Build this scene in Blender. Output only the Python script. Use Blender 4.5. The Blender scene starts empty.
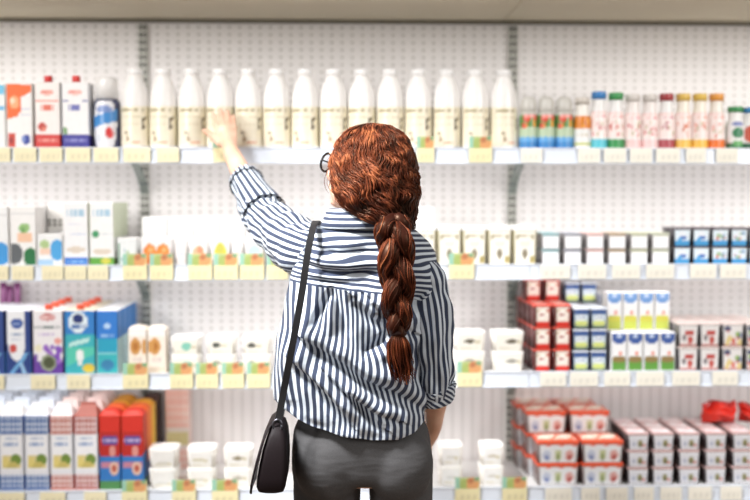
import bpy, math, random
import numpy as np
from mathutils import Vector, noise
random.seed(7)
PI = math.pi
SC = bpy.context.scene
COL = SC.collection

# ------------------------------------------------------------------ camera
F = 1042.0
PITCH = math.atan(55 / F)
TURN = math.radians(1.8)          # the camera looks a touch to the right of the shelves' normal
CH = 1.48
cam_d = bpy.data.cameras.new('camera')
cam = bpy.data.objects.new('camera', cam_d)
COL.objects.link(cam)
cam.location = (0, 0, CH)
cam.rotation_euler = (PI / 2 - PITCH, 0, -TURN)
cam_d.sensor_width = 36
cam_d.lens = F / 750 * 36
cam_d.dof.use_dof = True
cam_d.dof.focus_distance = 2.46
cam_d.dof.aperture_fstop = 1.3
SC.camera = cam


def ray(u, v):
    cp, sp, ct, st = math.cos(PITCH), math.sin(PITCH), math.cos(TURN), math.sin(TURN)
    return u * ct + v * st * sp + st * cp, -u * st + v * ct * sp + ct * cp, v * cp - sp


def at(px, py, Y):
    """the point of the place at depth Y that the photograph shows at (px, py)"""
    u, v = (px - 375) / F, (250 - py) / F
    dx, dy, dz = ray(u, v)
    t = Y / dy
    return Vector((dx * t, Y, CH + dz * t))


def lin(c):
    return tuple(((x / 255) / 12.92 if x / 255 <= 0.04045 else ((x / 255 + 0.055) / 1.055) ** 2.4) for x in c)


# ------------------------------------------------------------------ materials
def new_mat(name):
    m = bpy.data.materials.new(name)
    m.use_nodes = True
    nt = m.node_tree
    b = nt.nodes['Principled BSDF']
    return m, nt, b


def N(nt, t, **kw):
    n = nt.nodes.new(t)
    for k, v in kw.items():
        setattr(n, k, v)
    return n


def math_n(nt, op, a, b=None, c=None):
    n = N(nt, 'ShaderNodeMath', operation=op)
    for i, x in enumerate((a, b, c)):
        if x is None:
            continue
        if isinstance(x, (int, float)):
            n.inputs[i].default_value = x
        else:
            nt.links.new(x, n.inputs[i])
    return n.outputs[0]


def plain(name, rgb, rough=0.5, metal=0.0, noise_amt=0.06, scale=30, bump=0.0, spec=0.5):
    m, nt, b = new_mat(name)
    c = lin(rgb)
    tc = N(nt, 'ShaderNodeTexCoord')
    nz = N(nt, 'ShaderNodeTexNoise')
    nz.inputs['Scale'].default_value = scale
    nz.inputs['Detail'].default_value = 4
    nt.links.new(tc.outputs['Object'], nz.inputs['Vector'])
    mx = N(nt, 'ShaderNodeMix', data_type='RGBA')
    mx.inputs[6].default_value = (*[x * (1 - noise_amt) for x in c], 1)
    mx.inputs[7].default_value = (*[min(1, x * (1 + noise_amt)) for x in c], 1)
    nt.links.new(nz.outputs['Fac'], mx.inputs[0])
    nt.links.new(mx.outputs[2], b.inputs['Base Color'])
    b.inputs['Roughness'].default_value = rough
    b.inputs['Metallic'].default_value = metal
    b.inputs['Specular IOR Level'].default_value = spec
    if bump:
        bp = N(nt, 'ShaderNodeBump')
        bp.inputs['Strength'].default_value = bump
        bp.inputs['Distance'].default_value = 0.002
        nt.links.new(nz.outputs['Fac'], bp.inputs['Height'])
        nt.links.new(bp.outputs[0], b.inputs['Normal'])
    return m


def printed(name, rough, spec=0.4, coat=0.0):
    """ink printed on packaging: the colour comes from the mesh's own colour layer, faintly mottled"""
    m, nt, b = new_mat(name)
    a = N(nt, 'ShaderNodeAttribute', attribute_name='Col')
    tc = N(nt, 'ShaderNodeTexCoord')
    nz = N(nt, 'ShaderNodeTexNoise')
    nz.inputs['Scale'].default_value = 60
    nt.links.new(tc.outputs['Object'], nz.inputs['Vector'])
    mx = N(nt, 'ShaderNodeMix', data_type='RGBA', blend_type='MULTIPLY')
    mx.inputs[0].default_value = 0.12
    nt.links.new(a.outputs['Color'], mx.inputs[6])
    nt.links.new(nz.outputs['Fac'], mx.inputs[7])
    nt.links.new(mx.outputs[2], b.inputs['Base Color'])
    b.inputs['Roughness'].default_value = rough
    b.inputs['Specular IOR Level'].default_value = spec
    b.inputs['Coat Weight'].default_value = coat
    return m


M = {}
M['board'] = printed('printed_paperboard', 0.5)
M['gloss'] = printed('printed_plastic', 0.3, 0.5)
M['paper'] = printed('printed_paper', 0.7, 0.2)
M['shelf'] = plain('white_painted_steel', (232, 231, 230), 0.4, noise_amt=0.02)
M['canopy'] = plain('canopy_laminate', (232, 223, 200), 0.6, noise_amt=0.03, scale=6)
M['bracket'] = plain('bracket_steel', (140, 152, 148), 0.45, noise_amt=0.04)
M['rail'] = plain('clear_white_rail', (222, 229, 240), 0.25, noise_amt=0.02)
M['floor'] = plain('floor_tile', (134, 110, 90), 0.5, noise_amt=0.08, scale=3)
M['leather'] = plain('black_leather', (23, 14, 17), 0.6, noise_amt=0.15, scale=160, bump=0.15, spec=0.2)
M['strap'] = plain('strap_leather', (15, 14, 17), 0.6, noise_amt=0.12, scale=160, bump=0.1)
M['metal'] = plain('dark_buckle_metal', (92, 92, 98), 0.3, 0.9)
M['frame'] = plain('black_acetate', (16, 16, 20), 0.25)
M['sole'] = plain('rubber_sole', (225, 222, 215), 0.7)
M['shoe'] = plain('shoe_canvas', (60, 60, 66), 0.8)
M['tie'] = plain('hair_tie_elastic', (44, 18, 14), 0.8)
M['trim'] = plain('dark_cuff_edging', (34, 38, 48), 0.8)


def m_lens():
    m, nt, b = new_mat('lens_glass')
    b.inputs['Transmission Weight'].default_value = 1
    b.inputs['Roughness'].default_value = 0.02
    b.inputs['IOR'].default_value = 1.1
    return m


M['lens'] = m_lens()


def m_skin():
    m, nt, b = new_mat('skin')
    tc = N(nt, 'ShaderNodeTexCoord')
    nz = N(nt, 'ShaderNodeTexNoise')
    nz.inputs['Scale'].default_value = 14
    nz.inputs['Detail'].default_value = 6
    nt.links.new(tc.outputs['Object'], nz.inputs['Vector'])
    r = N(nt, 'ShaderNodeValToRGB')
    r.color_ramp.elements[0].position = 0.3
    r.color_ramp.elements[0].color = (*lin((214, 164, 138)), 1)
    r.color_ramp.elements[1].position = 0.75
    r.color_ramp.elements[1].color = (*lin((236, 196, 172)), 1)
    nt.links.new(nz.outputs['Fac'], r.inputs[0])
    nt.links.new(r.outputs[0], b.inputs['Base Color'])
    b.inputs['Roughness'].default_value = 0.5
    b.inputs['Subsurface Weight'].default_value = 0.12
    b.inputs['Subsurface Radius'].default_value = (0.02, 0.008, 0.004)
    b.inputs['Subsurface Scale'].default_value = 0.4
    return m


M['skin'] = m_skin()


def m_hair():
    m, nt, b = new_mat('red_hair')
    a = N(nt, 'ShaderNodeAttribute', attribute_name='Col')
    nt.links.new(a.outputs['Color'], b.inputs['Base Color'])
    b.inputs['Roughness'].default_value = 0.42
    b.inputs['Specular IOR Level'].default_value = 0.32
    b.inputs['Specular Tint'].default_value = (1.0, 0.6, 0.38, 1)
    return m


M['hair'] = m_hair()


def m_shirt():
    """woven cotton with navy stripes; the stripe runs along the second UV axis, UV.x is metres across the stripes"""
    m, nt, b = new_mat('striped_cotton')
    uv = N(nt, 'ShaderNodeUVMap', uv_map='UVMap')
    sx = N(nt, 'ShaderNodeSeparateXYZ')
    nt.links.new(uv.outputs[0], sx.inputs[0])
    f = math_n(nt, 'FRACT', math_n(nt, 'DIVIDE', sx.outputs[0], 0.0146))
    d = math_n(nt, 'ABSOLUTE', math_n(nt, 'SUBTRACT', f, 0.5))
    mr = N(nt, 'ShaderNodeMapRange', interpolation_type='SMOOTHSTEP')
    mr.inputs['From Min'].default_value = 0.225
    mr.inputs['From Max'].default_value = 0.32
    nt.links.new(d, mr.inputs['Value'])
    mx = N(nt, 'ShaderNodeMix', data_type='RGBA')
    mx.inputs[6].default_value = (*lin((56, 63, 82)), 1)
    mx.inputs[7].default_value = (*lin((204, 212, 221)), 1)
    nt.links.new(mr.outputs[0], mx.inputs[0])
    nt.links.new(mx.outputs[2], b.inputs['Base Color'])
    b.inputs['Roughness'].default_value = 0.85
    b.inputs['Specular IOR Level'].default_value = 0.15
    b.inputs['Sheen Weight'].default_value = 0.1
    tc = N(nt, 'ShaderNodeTexCoord')
    nz = N(nt, 'ShaderNodeTexNoise')
    nz.inputs['Scale'].default_value = 22
    nz.inputs['Detail'].default_value = 5
    nt.links.new(tc.outputs['Object'], nz.inputs['Vector'])
    bp = N(nt, 'ShaderNodeBump')
    bp.inputs['Strength'].default_value = 0.35
    bp.inputs['Distance'].default_value = 0.012
    nt.links.new(nz.outputs['Fac'], bp.inputs['Height'])
    nt.links.new(bp.outputs[0], b.inputs['Normal'])
    return m


M['shirt'] = m_shirt()


def m_trousers():
    m, nt, b = new_mat('grey_stretch_twill')
    tc = N(nt, 'ShaderNodeTexCoord')
    nz = N(nt, 'ShaderNodeTexNoise')
    nz.inputs['Scale'].default_value = 500
    nt.links.new(tc.outputs['Object'], nz.inputs['Vector'])
    r = N(nt, 'ShaderNodeValToRGB')
    r.color_ramp.elements[0].color = (*lin((62, 61, 62)), 1)
    r.color_ramp.elements[1].color = (*lin((90, 89, 90)), 1)
    nt.links.new(nz.outputs['Fac'], r.inputs[0])
    nt.links.new(r.outputs[0], b.inputs['Base Color'])
    b.inputs['Roughness'].default_value = 0.8
    b.inputs['Specular IOR Level'].default_value = 0.2
    mp = N(nt, 'ShaderNodeMapping')
    mp.inputs['Scale'].default_value = (5, 5, 16)
    mp.inputs['Rotation'].default_value = (0, 0.22, 0)
    nt.links.new(tc.outputs['Object'], mp.inputs['Vector'])
    n2 = N(nt, 'ShaderNodeTexNoise')
    n2.inputs['Scale'].default_value = 1.6
    n2.inputs['Detail'].default_value = 2
    nt.links.new(mp.outputs[0], n2.inputs['Vector'])
    bp = N(nt, 'ShaderNodeBump')
    bp.inputs['Strength'].default_value = 0.28
    bp.inputs['Distance'].default_value = 0.02
    nt.links.new(n2.outputs['Fac'], bp.inputs['Height'])
    nt.links.new(bp.outputs[0], b.inputs['Normal'])
    return m


M['trousers'] = m_trousers()


def m_pegboard():
    """perforated steel panel: dark round holes on a grid above, pressed vertical grooves below the third shelf"""
    m, nt, b = new_mat('perforated_panel')
    tc = N(nt, 'ShaderNodeTexCoord')
    s = N(nt, 'ShaderNodeSeparateXYZ')
    nt.links.new(tc.outputs['Object'], s.inputs[0])
    fx = math_n(nt, 'SUBTRACT', math_n(nt, 'FRACT', math_n(nt, 'DIVIDE', math_n(nt, 'ADD', s.outputs[0], 50.0), 0.0344)), 0.5)
    fz = math_n(nt, 'SUBTRACT', math_n(nt, 'FRACT', math_n(nt, 'DIVIDE', math_n(nt, 'ADD', s.outputs[2], 50.0), 0.0248)), 0.5)
    dx = math_n(nt, 'MULTIPLY', fx, 0.0344)
    dz = math_n(nt, 'MULTIPLY', fz, 0.0248)
    r2 = math_n(nt, 'SQRT', math_n(nt, 'ADD', math_n(nt, 'MULTIPLY', dx, dx), math_n(nt, 'MULTIPLY', dz, dz)))
    hole = math_n(nt, 'LESS_THAN', r2, 0.0050)
    groove = math_n(nt, 'MULTIPLY', math_n(nt, 'LESS_THAN', math_n(nt, 'ABSOLUTE', dx), 0.004), 0.45)
    low = math_n(nt, 'LESS_THAN', s.outputs[2], 0.88)
    inv = math_n(nt, 'SUBTRACT', 1.0, low)
    fac = math_n(nt, 'ADD', math_n(nt, 'MULTIPLY', hole, inv), math_n(nt, 'MULTIPLY', groove, low))
    mx = N(nt, 'ShaderNodeMix', data_type='RGBA')
    mx.inputs[6].default_value = (*lin((243, 240, 240)), 1)
    mx.inputs[7].default_value = (*lin((196, 193, 190)), 1)
    nt.links.new(fac, mx.inputs[0])
    nt.links.new(mx.outputs[2], b.inputs['Base Color'])
    b.inputs['Roughness'].default_value = 0.5
    return m


M['peg'] = m_pegboard()


def m_upright():
    """slotted post: two columns of dark slots"""
    m, nt, b = new_mat('slotted_post')
    tc = N(nt, 'ShaderNodeTexCoord')
    s = N(nt, 'ShaderNodeSeparateXYZ')
    nt.links.new(tc.outputs['Object'], s.inputs[0])
    ax = math_n(nt, 'ABSOLUTE', math_n(nt, 'SUBTRACT', math_n(nt, 'ABSOLUTE', s.outputs[0]), 0.007))
    inx = math_n(nt, 'LESS_THAN', ax, 0.0048)
    fz = math_n(nt, 'FRACT', math_n(nt, 'DIVIDE', math_n(nt, 'ADD', s.outputs[2], 50), 0.0248))
    inz = math_n(nt, 'LESS_THAN', fz, 0.72)
    fac = math_n(nt, 'MULTIPLY', inx, inz)
    mx = N(nt, 'ShaderNodeMix', data_type='RGBA')
    mx.inputs[6].default_value = (*lin((206, 206, 200)), 1)
    mx.inputs[7].default_value = (*lin((70, 72, 64)), 1)
    nt.links.new(fac, mx.inputs[0])
    nt.links.new(mx.outputs[2], b.inputs['Base Color'])
    b.inputs['Roughness'].default_value = 0.45
    return m


M['post'] = m_upright()


# ------------------------------------------------------------------ mesh builder
class MB:
    def __init__(s):
        s.v, s.f, s.c, s.uv, s.sm = [], [], [], [], []

    def face(s, idx, col=(1, 1, 1), smooth=False, uv=None):
        s.f.append(tuple(idx))
        s.c.append(col if isinstance(col, list) else [col] * len(idx))
        s.uv.append(uv)
        s.sm.append(smooth)

    def add(s, p):
        s.v.append(tuple(p))
        return len(s.v) - 1

    def loft(s, rings, cols, cap0=True, cap1=True, smooth=True, capcol=None):
        """rings: lists of points, all of one length; cols: one colour per band or a callable (band, side)"""
        ids = [[s.add(p) for p in r] for r in rings]
        n = len(rings[0])
        cf = cols if callable(cols) else (lambda i, j: cols[i] if isinstance(cols, list) else cols)
        for i in range(len(rings) - 1):
            for j in range(n):
                k = (j + 1) % n
                s.face((ids[i][j], ids[i][k], ids[i + 1][k], ids[i + 1][j]), cf(i, j), smooth)
        if cap0:
            s.face([*reversed(ids[0])], capcol or cf(0, 0))
        if cap1:
            s.face(ids[-1], capcol or cf(len(rings) - 2, 0))

    def build(s, name):
        me = bpy.data.meshes.new(name)
        me.from_pydata(s.v, [], s.f)
        at_ = me.color_attributes.new('Col', 'FLOAT_COLOR', 'CORNER')
        flat = []
        for cs in s.c:
            for c in cs:
                flat += [c[0], c[1], c[2], 1.0]
        at_.data.foreach_set('color', flat)
        if any(u is not None for u in s.uv):
            ul = me.uv_layers.new(name='UVMap')
            fl = []
            for fc, u in zip(s.f, s.uv):
                for k in range(len(fc)):
                    fl += list(u[k]) if u else [0, 0]
            ul.data.foreach_set('uv', fl)
        me.polygons.foreach_set('use_smooth', s.sm)
        me.update()
        return me


def rr(hx, hy, z, r, cy=0.0, cx=0.0, n=4):
    """rounded rectangle ring, counter-clockwise seen from above"""
    r = min(r, hx * .999, hy * .999)
    out = []
    for q, (sx, sy) in enumerate(((1, 1), (-1, 1), (-1, -1), (1, -1))):
        for k in range(n + 1):
            a = PI / 2 * q + PI / 2 * k / n
            out.append((cx + sx * (hx - r) + r * math.cos(a), cy + sy * (hy - r) + r * math.sin(a), z))
    return out


def circ(r, z, n=28, cx=0.0, cy=0.0):
    return [(cx + r * math.cos(2 * PI * k / n), cy + r * math.sin(2 * PI * k / n), z) for k in range(n)]


W_ = lin((238, 236, 234))


def ink(c):
    return lin(c)


# ---- printed designs: layers of (u, v) -> colour or None, the last one wins; v = 0 at the base
def rect(u0, u1, v0, v1, c):
    c = lin(c)
    return lambda u, v: c if u0 <= u <= u1 and v0 <= v <= v1 else None


def ell(cu, cv, ru, rv, c):
    c = lin(c)
    return lambda u, v: c if ((u - cu) / ru) ** 2 + ((v - cv) / rv) ** 2 <= 1 else None


def below(fn, c):
    c = lin(c)
    return lambda u, v: c if v < fn(u) else None


def above(fn, c):
    c = lin(c)
    return lambda u, v: c if v > fn(u) else None


def marks(u0, u1, v, h, c, k=9):
    """a line of small print too fine to read"""
    c = lin(c)
    return lambda u, v_: c if u0 <= u <= u1 and abs(v_ - v) < h / 2 and (int(u * k * 2.3) * 7 + int(u * k)) % 3 else None


def check(v0, v1, c1, c2, nu=6, nv=3):
    a, b = lin(c1), lin(c2)

    def fn(u, v):
        if not v0 <= v <= v1:
            return None
        x = (u * nu) % 1 < .55
        y = ((v - v0) / (v1 - v0) * nv) % 1 < .6
        return a if x and y else (tuple(.5 * (p + q) for p, q in zip(a, b)) if x or y else b)
    return fn


def blobs(u0, u1, v0, v1, cs, n, r, seed, asp=1.0):
    rd = random.Random(seed)
    bl = [(rd.uniform(u0, u1), rd.uniform(v0, v1), rd.uniform(.6, 1.2) * r, lin(rd.choice(cs))) for _ in range(n)]

    def fn(u, v):
        out = None
        for a, b, q, c in bl:
            if ((u - a) / q) ** 2 + ((v - b) / (q * asp)) ** 2 < 1:
                out = c
        return out
    return fn


def evald(base, layers, u, v):
    c = base
    for l in layers:
        k = l(u, v)
        if k is not None:
            c = k
    return c


def print_patch(base, layers, fmap, nu=22, nv=40):
    m = MB()
    base = lin(base)
    cs, ids = {}, {}
    for i in range(nu + 1):
        for j in range(nv + 1):
            u, v = i / nu, j / nv
            ids[i, j] = m.add(fmap(u, v))
            cs[i, j] = evald(base, layers, min(.999, max(.001, u)), min(.999, max(.001, v)))
    for i in range(nu):
        for j in range(nv):
            q = ((i, j), (i + 1, j), (i + 1, j + 1), (i, j + 1))
            m.face([ids[k] for k in q], [cs[k] for k in q], True)
    return m


# ------------------------------------------------------------------ objects
def obj(name, me, mat, parent=None, loc=None):
    o = bpy.data.objects.new(name, me)
    COL.objects.link(o)
    if mat is not None and me is not None and not me.materials:
        me.materials.append(mat)
    if parent is not None:
        o.parent = parent
    if loc is not None:
        o.location = loc
    return o


def tag(o, label, cat, group=None):
    o['label'] = label
    o['category'] = cat
    if group:
        o['group'] = group
    return o


def struct(name, me, mat, loc=None):
    o = obj(name, me, mat, None, loc)
    o['kind'] = 'structure'
    return o


def spawn(name, proto, loc, label, cat, group, rz=0.0, only=None):
    """an Empty at the thing's base and one child per part; parts may carry sub-parts"""
    r = bpy.data.objects.new(name, None)
    r.empty_display_size = 0.02
    COL.objects.link(r)
    r.location = loc
    r.rotation_euler = (0, 0, rz)
    tag(r, label, cat, group)
    for pn, me, mat in proto:
        if only and pn not in only:
            continue
        obj(pn, me, M[mat], r)
    return r


ORD = 'first second third fourth fifth sixth seventh eighth ninth tenth eleventh twelfth thirteenth fourteenth fifteenth sixteenth seventeenth eighteenth nineteenth twentieth'.split()

# ------------------------------------------------------------------ setting
YB = 3.55          # perforated back panel
YR = 3.19          # front of the price rails
YF = 3.225         # front faces of the goods
BASE = {1: 149.6, 2: 265.2, 3: 372.2, 4: 487.0}
ZS = {k: at(375, p, YF).z for k, p in BASE.items()}
XL, XR_ = at(145, 150, YB).x, at(511.5, 200, YB).x
BAYS = {'left': (XL - 1.25, XL), 'middle': (XL, XR_), 'right': (XR_, XR_ + 1.25)}
ZC = at(375, 20.5, YB).z


def box_mesh(x0, x1, y0, y1, z0, z1, r=0.002, col=W_):
    m = MB()
    cx, cy = (x0 + x1) / 2, (y0 + y1) / 2
    hx, hy = (x1 - x0) / 2, (y1 - y0) / 2
    b = min(r, (z1 - z0) * .4)
    m.loft([rr(hx - b, hy - b, z0, r, cy, cx, 2), rr(hx, hy, z0 + b, r, cy, cx, 2), rr(hx, hy, z1 - b, r, cy, cx, 2), rr(hx - b, hy - b, z1, r, cy, cx, 2)], col, smooth=False)
    return m


struct('wall_back', box_mesh(-2.4, 2.4, YB, YB + .04, 0, 2.6).build('wall_back'), M['peg'])
struct('floor', box_mesh(-4, 4, -3, 4, -.05, 0).build('floor'), M['floor'])
# the canopy over the shelves: two boards meeting at the post
cm = box_mesh(-2.4, at(515, 10, 3.3).x - .001, 3.10, YB, ZC, ZC + .05, .003)
cm2 = box_mesh(at(515, 10, 3.3).x + .001, 2.4, 3.10, YB, ZC, ZC + .05, .003)
struct('trim_canopy', cm.build('trim_canopy'), M['canopy'])
struct('trim_canopy', cm2.build('trim_canopy'), M['canopy'])
struct('trim_canopy_shadow', box_mesh(-2.4, 2.4, YB - .014, YB, ZC - .012, ZC, .002).build('trim_canopy_shadow'), plain('canopy_shadow', (120, 114, 100), .6))  # dark strip painted in for the shadow gap under the canopy

for x, nm in ((XL, 'slotted shelf post between the carton bay and the bottle bay'), (XR_, 'slotted shelf post between the bottle bay and the yogurt drink bay')):
    o = obj('shelf_post', box_mesh(-.016, .016, -.012, 0, 0, 2.05, .002).build('shelf_post'), M['post'], None, (x, YB - .0005, 0))
    tag(o, nm, 'shelf post', 'slotted posts behind the shelves')


def bracket_mesh(sx):
    """a flat arm that curves down from the shelf's underside to the post"""
    m = MB()
    top, bot = [], []
    for k in range(13):
        t = k / 12
        y = YR + .10 + t * (YB - .012 - YR - .10)
        top.append((y, -.022 - .105 * t ** 2.0))
        bot.append((y, -.031 - .107 * t ** 2.0))
    ring = lambda x: [(x, y, z) for y, z in top] + [(x, y, z) for y, z in reversed(bot)]
    m.loft([ring(sx - .004), ring(sx + .004)], W_, smooth=False)
    return m


WORD4 = {1: 'top', 2: 'second', 3: 'third', 4: 'fourth'}
for bay, (x0, x1) in BAYS.items():
    for k in range(1, 5):
        r = spawn('shelf', [], ((x0 + x1) / 2, 0, ZS[k]), f'white metal {WORD4[k]} shelf of the ' + {'left': 'carton bay', 'middle': 'bottle bay', 'right': 'yogurt bay'}[bay], 'shelf', 'shelves on the perforated back panel')
        h = (x1 - x0) / 2 - .001
        obj('board', box_mesh(-h, h, YR + .012, YB - .012, -.022, 0, .002).build('shelf_board'), M['shelf'], r)
        m = MB()
        # the rail: a strip with a lip above and below, leaning back a little
        prof = [(YR + .011, -.044), (YR - .001, -.044), (YR - .001, -.040), (YR + .003, -.039), (YR + .006, -.001), (YR + .003, .001), (YR + .003, .005), (YR + .011, .005)]
        m.loft([[(-h, y, z) for y, z in prof], [(h, y, z) for y, z in prof]], W_, smooth=False)
        obj('price_rail', m.build('price_rail'), M['rail'], r)
        for sx in (-h + .006, h - .006):
            obj('bracket', bracket_mesh(sx).build('bracket'), M['bracket'], r)


# ------------------------------------------------------------------ price tags on the rails
def tag_mesh(w, h, col, seed):
    rd = random.Random(seed)
    c = lin(col)
    dk = tuple(x * .84 for x in c)
    m = MB()
    nu, nv = 10, 6
    m2 = print_patch(col, [lambda u, v: dk if .2 < v < .62 and .15 < u < .85 and int(u * 11 + seed) % 3 else None],
                     lambda u, v: ((u - .5) * w, -.0012, v * h), 12, 8)
    b = box_mesh(-w / 2, w / 2, -.0008, .0008, 0, h, .0005, c)
    off = len(b.v)
    b.v += m2.v
    for f_, c_ in zip(m2.f, m2.c):
        b.face([i + off for i in f_], c_)
    return b.build('tag_card')


def header_mesh(w, h):
    """picture strip: greens on one side, an orange fruit on the other"""
    d = [rect(0, .5, 0, 1, (190, 203, 146)), rect(0, .16, 0, 1, (158, 204, 182)), ell(.36, .35, .2, .5, (172, 188, 112)), ell(.7, .45, .27, .58, (222, 164, 112)), ell(.62, .7, .12, .26, (190, 126, 90)), ell(.88, .86, .12, .2, (130, 170, 130))]
    b = print_patch((228, 215, 160), d, lambda u, v: ((u - .5) * w, -.0012, v * h), 14, 10)
    return b.build('picture_header')


YT = YR - .003
tag_meshes = {}
tags = {
    1: ([(-6, 10), (14, 36), (40, 62), (66, 90), (94, 118)], [(124, 150), (157, 179)], [(213, 236), (417, 434), (469, 492)], [(521, 542), (578, 600), (604, 626), (630, 652), (656, 680), (686, 706), (716, 738)]),
    2: ([(-8, 8), (12, 33), (42, 63), (65, 86), (88, 108)], [], [(123, 147), (150, 173), (188, 212), (214, 238), (240, 264), (267, 288), (449, 474)], [(540, 570), (578, 606), (612, 640), (646, 674), (690, 716), (720, 746)]),
    3: ([(-16, 4), (31, 55), (67, 90)], [], [(123, 148), (170, 193), (196, 218), (222, 244), (247, 270), (457, 482)], [(540, 566), (570, 598), (604, 630), (636, 664), (672, 700), (712, 738)]),
    4: ([(-2, 24), (40, 65), (84, 106)], [], [(122, 147), (172, 196), (212, 238), (455, 480), (502, 527)], [(545, 572), (581, 600), (606, 628), (634, 654), (660, 682), (688, 712), (720, 742)]),
}
for k, (la, lb, pic, ra) in tags.items():
    n_y = 0
    allt = sorted([(a, b, 'y') for a, b in la + lb] + [(a, b, 'p') for a, b in pic] + [(a, b, 'r') for a, b in ra])
    cnt = {'y': 0, 'p': 0, 'r': 0}
    for a, b, kd in allt:
        w = round((b - a) / F * YR, 3)
        key = (w, kd)
        if key not in tag_meshes:
            tag_meshes[key] = (tag_mesh(w, .043, {'y': (245, 236, 200), 'p': (241, 231, 186), 'r': (247, 243, 230)}[kd], len(tag_meshes)),
                               header_mesh(w, .036))
        cm_, hm = tag_meshes[key]
        zc = ZS[k] - .040
        desc = {'y': 'plain yellow price tag', 'p': 'price tag topped with a fruit picture', 'r': 'pale cream price tag'}[kd]
        lb_ = f'{desc}, {ORD[cnt[kd]]} of these from left on the {WORD4[k]} shelf'
        cnt[kd] += 1
        loc = (at((a + b) / 2, BASE[k] + 7, YT).x, YT, zc)
        if kd == 'p':
            r = spawn('shelf_price_tag', [('tag_card', cm_, 'paper')], loc, lb_, 'price tag', 'price tags with picture headers')
            obj('picture_header', hm, M['paper'], r, (0, 0, .043))
        else:
            o = obj('shelf_price_tag', cm_, M['paper'], None, loc)
            tag(o, lb_, 'price tag', 'price tags on the shelf rails')


# ------------------------------------------------------------------ kinds of goods
def carton(W, D, H, body, base, layers, cap=None, top='flat', sides=None, topcol=None, nu=20, nv=44):
    """drink carton: front at y = 0, standing at z = 0"""
    m = MB()
    cy = D / 2
    hx, hy, r = W / 2, D / 2, .003
    side = sides or [(0, 1, body)]
    hb = H if top == 'flat' else (H * .86 if top == 'gable' else H * .93)
    rings, cols = [], []
    for i, (v0, v1, c) in enumerate(side):
        rings += [rr(hx, hy, hb * v0, r, cy, 0, 2), rr(hx, hy, hb * v1, r, cy, 0, 2)]
        cols += [lin(c), lin(c)]
    tcx = lin(topcol or body)
    if top == 'flat':
        rings[-1] = rr(hx, hy, hb - .003, r, cy, 0, 2)
        rings.append(rr(hx - .003, hy - .003, hb, r, cy, 0, 2))
        cols[-1] = tcx
    elif top == 'gable':
        rings.append(rr(hx * .66, hy * .14, H * .965, r, cy, 0, 2)); cols[-1] = tcx
        rings.append(rr(hx * .66, .0025, H * .967, .001, cy, 0, 2)); cols.append(tcx)
        rings.append(rr(hx * .66, .0025, H, .001, cy, 0, 2)); cols.append(tcx)
    elif top == 'pinch':      # rounded pyramid top
        for q, (a, b) in enumerate(((.92, .95), (.72, .985), (.4, 1.0))):
            rings.append(rr(hx * a, hy * a, H * b, r * 4, cy, 0, 2))
            if q:
                cols.append(tcx)
            else:
                cols[-1] = tcx
    m.loft(rings, cols, smooth=False, capcol=tcx)
    parts = [('box', m.build('carton_box'), 'board')]
    pp = print_patch(base, layers, lambda u, v: ((u - .5) * (W - .005), -.0006, .002 + v * (hb - .005)), nu, nv)
    parts.append(('printed_front', pp.build('printed_front'), 'board'))
    if cap:
        c = MB()
        cr, ch, ccol = cap
        zz = H if top == 'flat' else H * .95
        cyy = D * .24
        c.loft([circ(cr, zz - .004, 18, 0, cyy), circ(cr, zz + ch * .85, 18, 0, cyy), circ(cr * .9, zz + ch, 18, 0, cyy)], lin(ccol))
        parts.append(('cap', c.build('screw_cap'), 'gloss'))
    return parts


def lathe_parts(prof, n, body, sleeve=None, cap=None, cy=0.0):
    """prof: (r, z) list; sleeve: (z0, z1, base, layers); cap: (z0, [(r, z)...], colour)"""
    m = MB()
    m.loft([circ(r, z, n, 0, cy) for r, z in prof], body if callable(body) else lin(body))
    parts = [('bottle_body', m.build('bottle_body'), 'gloss')]

    def rad(z):
        for (r0, z0), (r1, z1) in zip(prof, prof[1:]):
            if z0 <= z <= z1:
                return r0 + (r1 - r0) * (z - z0) / max(1e-6, z1 - z0)
        return prof[-1][0]
    if sleeve:
        z0, z1, base, layers = sleeve
        # u runs across the half that faces the aisle and on round the back
        def fm(u, v):
            a = -PI * 1.5 + 2 * PI * u
            z = z0 + (z1 - z0) * v
            r = rad(z) + .0007
            return (r * math.cos(a), cy + r * math.sin(a), z)
        parts.append(('label_sleeve', print_patch(base, layers, fm, 44, 26).build('label_sleeve'), 'gloss'))
    if cap:
        cp, cc = cap
        c = MB()
        c.loft([circ(r, z, n, 0, cy) for r, z in cp], lin(cc))
        parts.append(('cap', c.build('bottle_cap'), 'gloss'))
    return parts


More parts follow.
